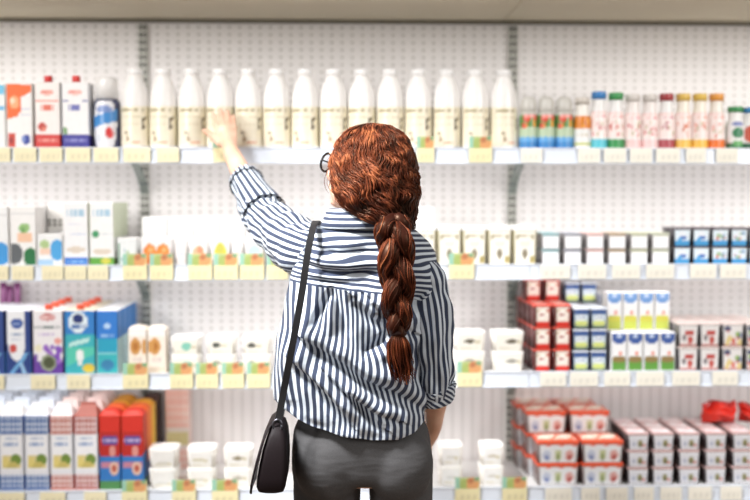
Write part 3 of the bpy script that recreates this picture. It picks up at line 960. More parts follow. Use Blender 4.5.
# red and white cups
_, w, _h = sz(532.5, 551.5, 352, 3)
hr = at(552, 349.2, YF).z - ZS[3]
redp = tub(w * .95, .064, hr, (92, 38, 36), (232, 220, 208), [rect(0, 1, 0, .22, (206, 54, 44)), rect(0, .12, 0, 1, (92, 44, 40)), rect(.9, 1, 0, 1, (150, 50, 44)), blobs(.25, .85, .34, .85, [(200, 180, 150), (206, 90, 80), (150, 170, 120)], 8, .1, 41), ell(.5, .62, .3, .2, (246, 240, 232)), marks(.28, .72, .62, .1, (180, 120, 110), 8)], (226, 92, 76), .95, .005, .005,  # dark sides and front edges put the shaded gaps into the colour
           [ell(.5, .5, .4, .38, (246, 226, 216)), ell(.5, .5, .2, .2, (236, 150, 130))])
for ci, px in enumerate((542, 561.8)):
    x = at(px, BASE[3], YF).x
    for r in range(4):
        nl = 3 if r < 2 or (r == 3 and ci == 0) else 4
        for l in range(nl):
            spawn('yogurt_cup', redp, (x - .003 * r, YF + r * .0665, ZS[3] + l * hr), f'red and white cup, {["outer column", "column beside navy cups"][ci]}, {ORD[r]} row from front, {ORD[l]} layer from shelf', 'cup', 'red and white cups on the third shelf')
# navy and white cups
_, w, _h = sz(572.5, 589.5, 352, 3)
navp = tub(w * .94, .064, hr * .92, (58, 66, 92), (190, 206, 218), [rect(0, 1, 0, .16, (120, 140, 124)), ell(.5, .26, .5, .16, (208, 216, 130)), rect(0, 1, .76, 1, (70, 96, 150)), ell(.5, .56, .4, .16, (232, 238, 242)), marks(.2, .8, .56, .08, (90, 110, 150), 6)], (224, 230, 238), .94, .005, .005)
for ci, px in enumerate((581, 598.5)):
    x = at(px, BASE[3], YF).x
    for r, nl in enumerate((3, 3, 4)):
        for l in range(nl):
            spawn('yogurt_cup', navp, (x, YF + r * .0665, ZS[3] + l * hr * .97), f'navy and white cup, {["column beside red cups", "column beside white packs"][ci]}, {ORD[r]} row from front, {ORD[l]} layer from shelf', 'cup', 'navy and white cups on the third shelf')
# kefir packs with blue tops
_, w, h = sz(611, 626.5, 332.5, 3)
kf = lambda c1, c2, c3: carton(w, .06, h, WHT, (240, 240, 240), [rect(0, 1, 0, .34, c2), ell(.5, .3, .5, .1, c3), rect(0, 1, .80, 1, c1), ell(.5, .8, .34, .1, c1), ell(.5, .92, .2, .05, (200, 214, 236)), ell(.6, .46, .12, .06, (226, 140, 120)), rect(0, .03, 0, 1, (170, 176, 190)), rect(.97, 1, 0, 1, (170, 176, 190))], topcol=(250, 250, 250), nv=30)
lo_p, up_p = kf((64, 92, 158), (96, 150, 62), (142, 120, 74)), kf((110, 150, 204), (186, 196, 84), (202, 196, 80))
for i, px in enumerate((618.8, 635, 651.2, 667.4)):
    x = at(px, BASE[3], YF).x
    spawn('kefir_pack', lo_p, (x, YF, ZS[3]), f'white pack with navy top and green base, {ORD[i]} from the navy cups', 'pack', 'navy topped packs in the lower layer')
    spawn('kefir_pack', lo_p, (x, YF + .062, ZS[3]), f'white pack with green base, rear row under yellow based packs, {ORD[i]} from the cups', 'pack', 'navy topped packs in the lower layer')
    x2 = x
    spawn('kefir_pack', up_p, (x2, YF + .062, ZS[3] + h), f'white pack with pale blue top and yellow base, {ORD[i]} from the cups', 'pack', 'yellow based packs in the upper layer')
cx, w2, h2 = sz(583, 601.5, 289.5, 3, YF + .2)
spawn('kefir_pack', carton(w2, .06, h2, WHT, (238, 238, 240), [lambda u, v: lin((96, 112, 168)) if .74 < v < .94 and ((v + u * .06) * 22) % 1 < .5 else None, rect(0, 1, .2, .3, (198, 206, 100))], nv=44), (cx, YF + .2, ZS[3]), 'white pack with blue diagonal stripes, set back behind navy cups', 'pack', None)
# wide square tubs at the end
_, w, _h = sz(678, 698, 350, 3)
ht = at(700, 347, YF).z - ZS[3]
endp = [tub(w * (1 if i < 2 else 1.06), .075, ht, (112, 108, 110), (228, 224, 222), [rect(0, 1, 0, .12, (206, 150, 144)), *([rect(.3, .8, .55, .72, (186, 70, 66)), ell(.62, .3, .16, .2, (190, 84, 76)), ell(.25, .4, .12, .14, (130, 120, 124))] if i < 2 else [blobs(.1, .9, .15, .8, [(140, 170, 90), (206, 96, 86), (90, 106, 150), (220, 200, 140)], 12, .14, 50 + i), ell(.2, .85, .2, .1, (70, 76, 110))])], (236, 218, 212), .93, .006, .005, [rect(0, 1, 0, .3, (246, 234, 230)), ell(.5, .6, .2, .2, (240, 196, 190))]) for i in range(4)]
tub_at = ['beside the navy topped packs', 'second of four', 'third of four', 'at the shelf end']
for i, px in enumerate((688, 709.5, 732.5, 756)):
    x = at(px, BASE[3], YF).x
    for l in range(2):
        for r in range(3):
            spawn('dessert_tub', endp[i], (x, YF + r * .078, ZS[3] + l * ht * 1.01), (f'grey and red square tub {tub_at[i]}' if i < 2 else f'fruit printed square tub {tub_at[i]}') + [', lower layer, ', ', upper layer, '][l] + ['front row', 'second row', 'rear row'][r], 'tub', 'square tubs at the shelf end')

# ============ FOURTH SHELF
def chk(c1):
    lt = tuple(int(x * .2 + 244 * .8) for x in c1)
    c1 = tuple(int(x * .86) for x in c1)
    return [check(0, .2, c1, lt, 6, 3), rect(0, 1, .20, .25, (236, 236, 240)), check(.76, 1, c1, lt, 6, 3), rect(0, 1, .25, .76, (238, 238, 242)), rect(.06, .94, .27, .74, (246, 246, 248)), rect(.08, .92, .29, .47, (226, 210, 150)), ell(.70, .41, .24, .08, (120, 146, 66)), ell(.45, .34, .34, .05, (206, 190, 110)), ell(.24, .38, .14, .06, (232, 214, 130)), marks(.16, .84, .62, .06, (160, 178, 210), 8), marks(.2, .8, .70, .03, (190, 200, 220), 8), rect(0, .03, 0, 1, (200, 204, 214)), rect(.97, 1, 0, 1, (200, 204, 214))]


S4 = [(-26, -1.5, (86, 130, 196), WHT, 'blue checked gable carton at the shelf end'), (0, 24, (70, 116, 190), WHT, 'blue checked gable carton'), (25.5, 49.5, (66, 112, 186), (238, 240, 244), 'blue checked gable carton beside a red checked one'), (51, 73.5, (222, 130, 116), (242, 236, 236), 'red checked gable carton with white top'), (75, 98.5, (206, 112, 104), (178, 110, 100), 'red checked gable carton with brown top')]
for xl, xr, c, tcx, lb_ in S4:
    cx, w, h = sz(xl, xr, 404, 4)
    p = carton(w, .075, h, WHT, (240, 240, 242), chk(c), top='gable', topcol=tcx, sides=[(0, .2, c), (.2, .76, (236, 236, 240)), (.76, 1, c)], nu=28, nv=56)
    p2 = carton(w, .075, h, WHT, (240, 240, 242), chk(c), top='gable', topcol=((222, 230, 242) if c[2] > c[0] else (240, 220, 216)), sides=[(0, .2, c), (.2, .76, (236, 236, 240)), (.76, 1, c)], nu=4, nv=4)
    for r in range(4):
        spawn('juice_carton', p if r == 0 else p2, (cx, YF + r * .0775, ZS[4]), lb_ + ['', ', second from the front', ', third from the front', ', rearmost'][r], 'carton', 'checked gable cartons on the fourth shelf', only=None if r == 0 else ('box',))
rb_l = [rect(0, 1, 0, .13, (84, 140, 84)), rect(0, 1, .12, .46, (56, 122, 192)), rect(.05, .95, .30, .36, (196, 130, 150)), ell(.7, .28, .24, .09, (226, 190, 170)), ell(.7, .28, .12, .05, (190, 96, 80)), rect(0, 1, .46, .985, (186, 46, 40)), rect(.15, .85, .62, .72, (96, 80, 150)), marks(.1, .9, .67, .04, (190, 170, 210), 8), ell(.62, .52, .16, .07, (220, 150, 140)), rect(0, 1, .8, 1, (214, 54, 42))]
for ci, (xl, xr) in enumerate(((100, 121), (122, 144))):
    cx, w, h = sz(xl, xr, 410, 4)
    p = carton(w, .07, h, (210, 56, 40), (190, 50, 44), rb_l, top='pinch', topcol=(222, 62, 48), sides=[(0, .12, (84, 140, 84)), (.12, .48, (56, 122, 192)), (.48, 1, (206, 60, 40))], nv=50)
    p2 = carton(w, .07, h, (238, 120, 56), (238, 120, 56), [], top='pinch', topcol=(240, 112, 56), sides=[(0, .3, (90, 110, 170)), (.3, 1, (238, 128, 60))], nv=4, nu=4)
    p3 = carton(w, .07, h, (242, 190, 70), (242, 190, 70), [], top='pinch', topcol=(244, 176, 64), sides=[(0, .3, (110, 124, 176)), (.3, 1, (244, 196, 84))], nv=4, nu=4)
    p4 = carton(w * .62, .066, h * 1.02, (84, 62, 58), (84, 62, 58), [], sides=[(0, .35, (110, 120, 170)), (.35, 1, (78, 58, 56))], nv=4, nu=4)
    for r in range(4):
        spawn('juice_carton', (p, p2, p3, p4 if ci else p3)[r], (cx + (.018 if r == 3 and ci else 0), YF + r * .073, ZS[4]), f'{("red and blue", "orange", "yellow", "dark brown" if ci else "yellow")[r]} carton {["beside the checked cartons", "beside the low white tubs"][ci]}' + (['', ', second from front', ', third from front', ', rearmost'][r]), 'carton', 'red, blue and yellow cartons', only=None if r == 0 else ('box',))
cx, w, h = sz(166, 190, 387, 4, YF + .24)
spawn('juice_carton', carton(w, .07, h, (240, 214, 206), (240, 222, 214), [check(.5, 1, (240, 186, 172), (246, 222, 214), 7, 5), rect(0, 1, .25, .5, (240, 232, 226)), rect(.05, .95, .30, .44, (222, 216, 160)), check(0, .25, (240, 186, 172), (246, 222, 214), 7, 3)], nv=50), (cx, YF + .24, ZS[4]), 'pale red checked carton alone at the back of fourth shelf', 'carton', None)
tub_stack([163, 201, 238], 449, 4, lambda i: ['low white tub beside the red and blue cartons', 'low white tub midway along fourth shelf', 'low white tub beside the shoulder bag'][i], 29,
          [((.5, .3, .3, .1), (214, 210, 200)), ((.4, .5, .3, .14), (214, 208, 186)), ((.5, .6, .28, .12), (150, 140, 116))], base=(240, 238, 234), grp='low white tubs on the fourth shelf')
tub_stack([451, 492.5], 446, 4, lambda i: ['low white tub beside the grey trousers', 'low white tub beside the red multipacks'][i], 24,
          [((.5, .5, .3, .12), (222, 220, 214)), ((.5, .55, .32, .12), (206, 198, 182))], base=(242, 241, 240), grp='low white tubs past the woman')

# red lidded multipacks
_, w, _h = sz(536.5, 579.5, 467, 4)
hm_ = at(580, 463.2, YF).z - ZS[4]
swirl = [rect(0, 1, .14, 1, (248, 226, 206)), lambda u, v: lin((236, 104, 58)) if abs(v - .55 - .34 * math.sin(u * 12.6)) < .13 else None, lambda u, v: lin((236, 110, 66)) if abs(v - .12 - .1 * math.sin(u * 12.6)) < .07 else None, lambda u, v: lin((250, 240, 226)) if ((u * 2 % 1 - .5) / .25) ** 2 + ((v - .55) / .25) ** 2 < 1 else None]
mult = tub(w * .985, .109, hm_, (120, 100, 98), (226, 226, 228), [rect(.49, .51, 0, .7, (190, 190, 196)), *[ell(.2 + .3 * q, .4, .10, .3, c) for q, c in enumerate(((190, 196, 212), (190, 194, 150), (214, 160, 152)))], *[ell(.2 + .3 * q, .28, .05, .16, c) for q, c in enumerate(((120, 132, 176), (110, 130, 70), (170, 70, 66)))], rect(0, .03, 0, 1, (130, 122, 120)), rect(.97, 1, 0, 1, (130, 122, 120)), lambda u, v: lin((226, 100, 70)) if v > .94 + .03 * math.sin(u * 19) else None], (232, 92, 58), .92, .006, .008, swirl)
for r in range(3):
    for ci, px in enumerate((558, 602.5)):
        nl = 2 if r == 0 else 3
        for l in range(nl):
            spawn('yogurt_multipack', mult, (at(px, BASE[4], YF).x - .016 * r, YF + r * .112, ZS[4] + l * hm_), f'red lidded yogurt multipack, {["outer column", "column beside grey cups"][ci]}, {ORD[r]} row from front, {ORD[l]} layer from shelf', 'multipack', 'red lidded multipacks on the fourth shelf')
# grey white cups, three layers
_, w, _h = sz(626, 650, 470, 4)
hc = (at(690, 433, YF).z - ZS[4]) / 3
gcup = tub(w * .90, .075, hc, (66, 56, 58), (216, 216, 222), [rect(0, 1, .8, 1, (226, 226, 230)), ell(.6, .42, .13, .26, (146, 140, 96)), ell(.62, .3, .08, .14, (96, 100, 70)), ell(.25, .4, .12, .16, (180, 184, 200)), ell(.82, .3, .1, .12, (200, 140, 132))], (214, 176, 172), .9, .006, .005, [rect(0, 1, 0, 1, (244, 236, 238)), lambda u, v: lin((236, 206, 206)) if abs(v - u) < .12 else None])  # side colour darkened to stand in for shade between columns
cup_at = ['beside the red multipacks', 'second column', 'third column', 'fourth column', 'at the shelf end']
for ci, px in enumerate((638, 663, 689, 715.5, 742.5)):
    for l in range(3):
        for r in range(3):
            spawn('yogurt_cup', gcup, (at(px, BASE[4], YF).x, YF + r * .078, ZS[4] + l * hc), f'grey white square cup {cup_at[ci]}, {ORD[l]} layer from shelf' + ['', ', second row back', ', rearmost'][r], 'cup', 'grey white cups on the fourth shelf')
# red soft packs lying on the cups
for i, (px, py, wpx, rz) in enumerate(((722, 421, 36, .12), (752, 423, 34, -.3))):
    Y = YF + .13
    w = wpx / F * Y
    me = pouch_mesh(w, .10, .062, (222, 44, 28), 5 + i, .8)
    o = obj('soft_pack', me, M['gloss'], None, (at(px, py, Y).x, Y - .03, ZS[4] + 3 * hc + .0015))
    o.rotation_euler = (0, 0, rz)
    tag(o, ['bright red crumpled soft pack lying on the grey white cups', 'bright red soft pack on the cups at the shelf end'][i], 'packet', 'red soft packs')

# ------------------------------------------------------------------ the woman
def interp(tab, x):
    tab = np.array(tab, float)
    return [np.interp(x, tab[:, 0], tab[:, k]) for k in range(1, tab.shape[1])]


def tube(m, pts, rad, n=14, col=W_, caps=True, flat=None, up=Vector((0, 0, 1))):
    """swept round tube with rounded ends; rad may vary; flat squeezes it along the second axis"""
    pts = [Vector(p) for p in pts]
    rings = []
    prev = None
    for i, p in enumerate(pts):
        d = (pts[min(i + 1, len(pts) - 1)] - pts[max(i - 1, 0)]).normalized()
        a = (up - d * up.dot(d)) if prev is None else (prev - d * prev.dot(d))
        if a.length < 1e-4:
            a = Vector((1, 0, 0)) - d * d.x
        a.normalize()
        prev = a
        b = d.cross(a)
        r = rad[i] if isinstance(rad, (list, tuple)) else rad
        f = flat if flat else 1
        rings.append([p + (a * math.cos(2 * PI * k / n) + b * math.sin(2 * PI * k / n) * f) * r for k in range(n)])
    if caps:
        for end in (0, -1):
            p = pts[end]
            q = pts[1] if end == 0 else pts[-2]
            d = (p - q).normalized()
            r = rad[end] if isinstance(rad, (list, tuple)) else rad
            extra = []
            for t in (35, 65, 85):
                s, c = math.sin(math.radians(t)), math.cos(math.radians(t))
                extra.append([p + (x - p) * c + d * r * s for x in rings[end]])
            if end == 0:
                rings = extra[::-1] + rings
            else:
                rings = rings + extra
    m.loft(rings, col, smooth=True)


def ellipsoid(m, c, rx, ry, rz, n=20, col=W_, rot=None):
    c = Vector(c)
    rings = []
    for i in range(1, n):
        t = PI * i / n
        ring = []
        for k in range(n * 2):
            a = PI * k / n
            v = Vector((rx * math.sin(t) * math.cos(a), ry * math.sin(t) * math.sin(a), -rz * math.cos(t)))
            if rot:
                v = rot @ v
            ring.append(c + v)
        rings.append(ring)
    m.loft(rings, col)


def smooth_path(pts, n):
    """Catmull-Rom through the points, n samples"""
    P = [np.array(p, float) for p in pts]
    P = [2 * P[0] - P[1]] + P + [2 * P[-1] - P[-2]]
    out = []
    segs = len(P) - 3
    for i in range(n):
        t = i / (n - 1) * segs
        k = min(int(t), segs - 1)
        f = t - k
        a, b, c, d = P[k:k + 4]
        out.append(.5 * ((2 * b) + (-a + c) * f + (2 * a - 5 * b + 4 * c - d) * f * f + (-a + 3 * b - 3 * c + d) * f ** 3))
    return out


YP = 2.56
from mathutils import Matrix
YAW = math.radians(50)
FD = Vector((-math.sin(YAW), math.cos(YAW), 0))       # the way the face looks
SD = Vector((math.cos(YAW), math.sin(YAW), 0))        # towards her right ear
HC = at(365, 172, 2.585)
TILT = math.radians(12)                                # chin lifted a little
HROT = Matrix(((SD.x, FD.x, 0), (SD.y, FD.y, 0), (0, 0, 1))) @ Matrix.Rotation(TILT, 3, 'X')


def head_pt(x, y, z):
    return HC + HROT @ Vector((x, y, z))


def body_mesh():
    m = MB()
    # head: skull, jaw, nose, brow, lips, ears, neck
    ellipsoid(m, head_pt(0, -.008, .02), .074, .094, .092, 20, W_, HROT)
    ellipsoid(m, head_pt(0, .030, -.045), .055, .062, .062, 16, W_, HROT)
    ellipsoid(m, head_pt(0, .066, -.088), .026, .022, .018, 12, W_, HROT)
    tube(m, [head_pt(0, .086, .018), head_pt(0, .098, -.008), head_pt(0, .106, -.026)], [.009, .010, .013], 10)
    ellipsoid(m, head_pt(0, .082, .03), .048, .012, .010, 12, W_, HROT)
    ellipsoid(m, head_pt(0, .090, -.052), .023, .010, .006, 10, W_, HROT)
    ellipsoid(m, head_pt(0, .088, -.064), .020, .010, .007, 10, W_, HROT)
    for s in (-1, 1):
        ellipsoid(m, head_pt(s * .077, -.004, -.005), .010, .020, .031, 12, W_, HROT)
        ellipsoid(m, head_pt(s * .040, .056, -.02), .026, .024, .022, 12, W_, HROT)
    nb = at(368, 232, 2.545)
    tube(m, [head_pt(0, -.012, -.06), nb + Vector((0, 0, .015)), nb - Vector((0, 0, .05))], [.056, .054, .064], 16)
    # trunk
    pel = at(363, 448, YP)
    rings = []
    for py, xl, xr, ry in ((236, 322, 410, .05), (252, 310, 416, .068), (275, 306, 422, .08), (310, 300, 424, .09), (350, 303, 420, .085), (385, 304, 418, .085), (420, 302, 424, .092), (455, 302, 428, .098), (480, 306, 424, .085)):
        a, b = at(xl, py, YP), at(xr, py, YP)
        rings.append([((a.x + b.x) / 2 + (b.x - a.x) / 2 * math.cos(2 * PI * k / 32), YP + ry * math.sin(2 * PI * k / 32), a.z) for k in range(32)])
    m.loft(rings[::-1], W_)
    # legs down to the floor
    for px, sx in ((329, -1), (400, 1)):
        h = at(px, 462, YP)
        h2 = at(px, 500, YP)
        tube(m, [h, h2, Vector((h.x - .005 * sx, YP + .01, .48)), Vector((h.x - .006 * sx, YP + .0, .33)), Vector((h.x - .006 * sx, YP - .015, .09))], [.075, .072, .050, .048, .034], 18)
        tube(m, [Vector((h.x, YP - .03, .045)), Vector((h.x + .01 * sx, YP + .06, .04)), Vector((h.x + .015 * sx, YP + .14, .030))], [.034, .036, .028], 12)
    # reaching arm
    sh = at(310, 256, 2.58)
    el = at(266, 222, 2.80)
    wr = at(231.5, 153, 3.035)
    tube(m, [sh, sh.lerp(el, .5), el, el.lerp(wr, .35), el.lerp(wr, .75), wr], [.050, .043, .038, .037, .029, .0245], 18)
    # palm: flattened, from the wrist to the knuckles
    kn = {n_: at(*p) for n_, p in dict(i=(215.5, 124.5, 3.128), m=(221.8, 121.5, 3.135), r=(228, 122.5, 3.135), l=(233.6, 126.5, 3.125)).items()}
    pts = []
    for n_ in 'imrl':
        tube(m, [wr, wr.lerp(kn[n_], .5), kn[n_]], [.020, .0145, .0098], 12)
    tube(m, [wr, wr.lerp(kn['m'], .6)], [.0225, .019], 14)
    mid = at(224.5, 134, 3.095)
    ellipsoid(m, mid, .030, .016, .030, 14)
    # fingers: unequal, bent over the bottle
    for n_, pip, tip, r in (('i', (214.2, 116.5, 3.160), (213.0, 113.5, 3.192), .0079), ('m', (220.6, 113.0, 3.168), (220.0, 110.0, 3.196), .0082), ('r', (227.4, 114.0, 3.168), (227.6, 111.5, 3.196), .0079), ('l', (233.6, 118.5, 3.158), (233.4, 116.0, 3.186), .0068)):
        p, t_ = at(*pip), at(*tip)
        tube(m, [kn[n_], kn[n_].lerp(p, .5), p, p.lerp(t_, .55), t_], [r * 1.16, r * 1.02, r * 1.06, r * .96, r * .82], 12)
    th = [at(220.5, 143, 3.075), at(213.5, 136.8, 3.105), at(208, 132.6, 3.130), at(204.2, 130.6, 3.150)]
    tube(m, th, [.0145, .0105, .0098, .0080], 12)
    # lowered arm: upper arm down, forearm forward to the front of the hip
    s2, e2, w2 = at(427, 278, 2.555), at(437, 372, 2.535), at(433.5, 425, 2.665)
    tube(m, [s2, s2.lerp(e2, .5), e2, e2.lerp(w2, .4), e2.lerp(w2, .8), w2], [.036, .036, .035, .034, .026, .023], 18)
    k2 = at(424, 443, 2.725)
    tube(m, [w2, w2.lerp(k2, .5), k2], [.023, .026, .024], 14)
    for q in range(4):
        off = Vector((-.004 + .004 * q, .016 - .0135 * q, -.004 - .002 * q))
        b0 = k2 + off + Vector((.004, .006, 0))
        L = (.9, 1.0, .93, .75)[q]
        tube(m, [b0, b0 + Vector((-.026 * L, .010, -.018 * L)), b0 + Vector((-.040 * L, .006, -.038 * L)), b0 + Vector((-.040 * L, -.002, -.054 * L))], [.0092, .0082, .0078, .0066], 10)
    tb = w2.lerp(k2, .4)
    tube(m, [tb + Vector((-.012, .018, 0)), tb + Vector((-.03, .032, -.016)), tb + Vector((-.044, .034, -.034))], [.012, .0095, .0078], 10)
    return m.build('person_body')


body = obj('person', body_mesh(), M['skin'])
tag(body, 'woman seen from behind in a navy striped shirt, left arm reaching for a milk bottle', 'person')
rm = body.modifiers.new('one_skin', 'REMESH')
rm.mode = 'VOXEL'
rm.voxel_size = .0034
rm.use_smooth_shade = True
sm = body.modifiers.new('smooth', 'SMOOTH')
sm.factor = .5
sm.iterations = 4

em = MB()
for s in (-1, 1):
    e = MB()
    ellipsoid(e, head_pt(s * .032, .079, .004), .012, .012, .012, 10, lin((240, 238, 234)))
    ellipsoid(e, head_pt(s * .032, .0865, .004), .0055, .0055, .0055, 8, lin((70, 90, 70)))
    obj('eye', e.build('eye'), M['gloss'], body)

# ---- trousers
tm = MB()
rings = []
for py, xl, xr, yc, ry in ((392, 308, 416, YP, .080), (412, 301, 420, YP, .092), (430, 293, 429, YP, .114), (450, 291.5, 432, YP, .116), (470, 291.5, 433.5, YP, .108), (479, 293, 433, YP, .092)):
    a, b = at(xl, py, YP), at(xr, py, YP)
    rings.append([((a.x + b.x) / 2 + (b.x - a.x) / 2 * math.cos(2 * PI * k / 40), yc + ry * math.sin(2 * PI * k / 40), a.z) for k in range(40)])
tm.loft(rings[::-1], W_)
for px, r0, sx in ((327.0, .0845, -1), (401.0, .0800, 1)):
    a, b, c = at(px, 464, YP), at(px, 492, YP), at(px, 512, YP)
    tube(tm, [a, b, c, Vector((c.x - .004 * sx, YP + .012, .62)), Vector((c.x - .006 * sx, YP + .012, .47)), Vector((c.x - .006 * sx, YP - .004, .33)), Vector((c.x - .006 * sx, YP - .012, .075))], [r0, r0, r0 * .97, .074, .062, .06, .048], 26, caps=False)
    q = at(px + 1.5 * -sx, 464, YP - .056)
    ellipsoid(tm, q, .084, .064, .098, 18)
tr = obj('trousers', tm.build('trousers'), M['trousers'], body)
r2 = tr.modifiers.new('one_cloth', 'REMESH')
r2.mode = 'VOXEL'
r2.voxel_size = .006
r2.use_smooth_shade = True
s2_ = tr.modifiers.new('smooth', 'SMOOTH')
s2_.factor = .5
s2_.iterations = 22
for px, sx in ((329, -1), (400, 1)):
    h = at(px, 500, YP)
    s_ = MB()
    tube(s_, [Vector((h.x - .004 * sx, YP - .045, .055)), Vector((h.x, YP + .0, .058)), Vector((h.x + .008 * sx, YP + .08, .052)), Vector((h.x + .014 * sx, YP + .165, .040))], [.040, .046, .043, .032], 16)
    sh_ = obj('shoe', s_.build('shoe'), M['shoe'], body)
    so = MB()
    so.loft([[(h.x + .008 * sx + .046 * math.cos(a), YP + .055 + .155 * math.sin(a), z) for a in [2 * PI * k / 28 for k in range(28)]] for z in (0, .004, .022)], W_)
    obj('sole', so.build('sole'), M['sole'], sh_)

# ---- shirt trunk: a grid round the body; py runs down, s = cos(angle) across
SIL = [(217, 334, 402, .064), (220, 329, 404, .070), (226, 321, 410, .080), (233, 312, 419, .089), (242, 304, 429, .097), (252, 298, 435, .100), (268, 292, 438, .110), (290, 287, 438, .118), (305, 284, 430, .120), (320, 281, 427, .122), (350, 276, 425, .124), (380, 273, 427, .126), (400, 275, 428, .127), (415, 281, 430, .128), (430, 287, 430, .128), (450, 289, 430, .128)]


def seam_py(s):
    return np.interp(s, [-1, -.7, -.3, .2, .7, 1], [281, 285, 289, 294, 299, 303])


def hem_back(s):
    return np.interp(s, [-1, -.93, -.8, -.55, -.2, .15, .5, .75, .92, 1], [398, 408, 417, 428, 436, 441, 440, 433, 421, 404])


def pdist(px, py, pts):
    """signed distance to a polyline (positive below it) and how far along"""
    best = np.full(px.shape, 1e9)
    sg = np.zeros(px.shape)
    al = np.zeros(px.shape)
    L = [math.dist(a, b) for a, b in zip(pts, pts[1:])]
    tot, acc = sum(L), 0
    for (a, b), l in zip(zip(pts, pts[1:]), L):
        dx, dy = (b[0] - a[0]) / l, (b[1] - a[1]) / l
        t = np.clip((px - a[0]) * dx + (py - a[1]) * dy, 0, l)
        ex, ey = px - a[0] - dx * t, py - a[1] - dy * t
        d = np.hypot(ex, ey)
        k = d < best
        best = np.where(k, d, best)
        sg = np.where(k, np.sign(dx * ey - dy * ex), sg)
        al = np.where(k, (acc + t) / tot, al)
        acc += l
    return best * sg, best, al


FOLDS = [  # points in the plane of the back, width (px), height (m), kind: step = bulge above and tuck below
    ([(308, 340), (325, 352), (343, 363), (368, 381), (398, 392), (427, 408)], 7.5, .019, 'step'),
    ([(300, 366), (318, 385), (342, 412), (352, 424)], 6, .017, 'step'),
    ([(352, 398), (368, 412), (384, 427)], 5.5, .015, 'step'),
    ([(288, 342), (300, 362), (312, 384)], 6, .007, 'ridge'),
    ([(331, 291), (325, 303), (317, 317), (311, 330)], 2.6, -.016, 'ridge'),
    ([(332, 291), (337, 304), (343, 319), (347, 332)], 2.6, -.016, 'ridge'),
    ([(331, 296), (330, 316), (330, 336)], 5, .010, 'ridge'),
    ([(356, 300), (372, 316), (388, 326)], 6, .016, 'step'),
    ([(372, 300), (392, 318), (412, 330)], 6, .015, 'step'),
    ([(420, 300), (404, 322), (386, 344), (370, 354)], 6, .015, 'step'),
    ([(424, 330), (408, 350), (392, 366)], 5, .012, 'ridge'),
    ([(428, 352), (414, 368), (400, 378)], 5, .007, 'ridge'),
    ([(296, 300), (304, 322), (308, 345)], 6, .007, 'ridge'),
    ([(300, 260), (322, 267), (350, 270), (384, 268)], 5, .009, 'step'),
    ([(304, 276), (328, 279), (352, 281)], 4, .004, 'step'),
    ([(318, 246), (340, 251), (366, 250)], 4.5, .0035, 'step'),
    ([(312, 233), (322, 242), (326, 256)], 5, .004, 'ridge'),
    ([(410, 262), (424, 272), (434, 290)], 5, .005, 'ridge'),
    ([(280, 330), (286, 360), (290, 395)], 5, .007, 'ridge'),
    ([(416, 292), (415, 330), (417, 372), (421, 396)], 4.5, -.012, 'ridge'),
    ([(326, 372), (346, 392), (372, 410), (398, 420)], 5, .012, 'step'),
    ([(318, 392), (330, 410), (340, 428)], 4, .004, 'ridge'),
    ([(360, 410), (366, 424), (370, 438)], 4, .004, 'ridge'),
    ([(404, 398), (404, 415), (400, 434)], 4, .004, 'ridge'),
]


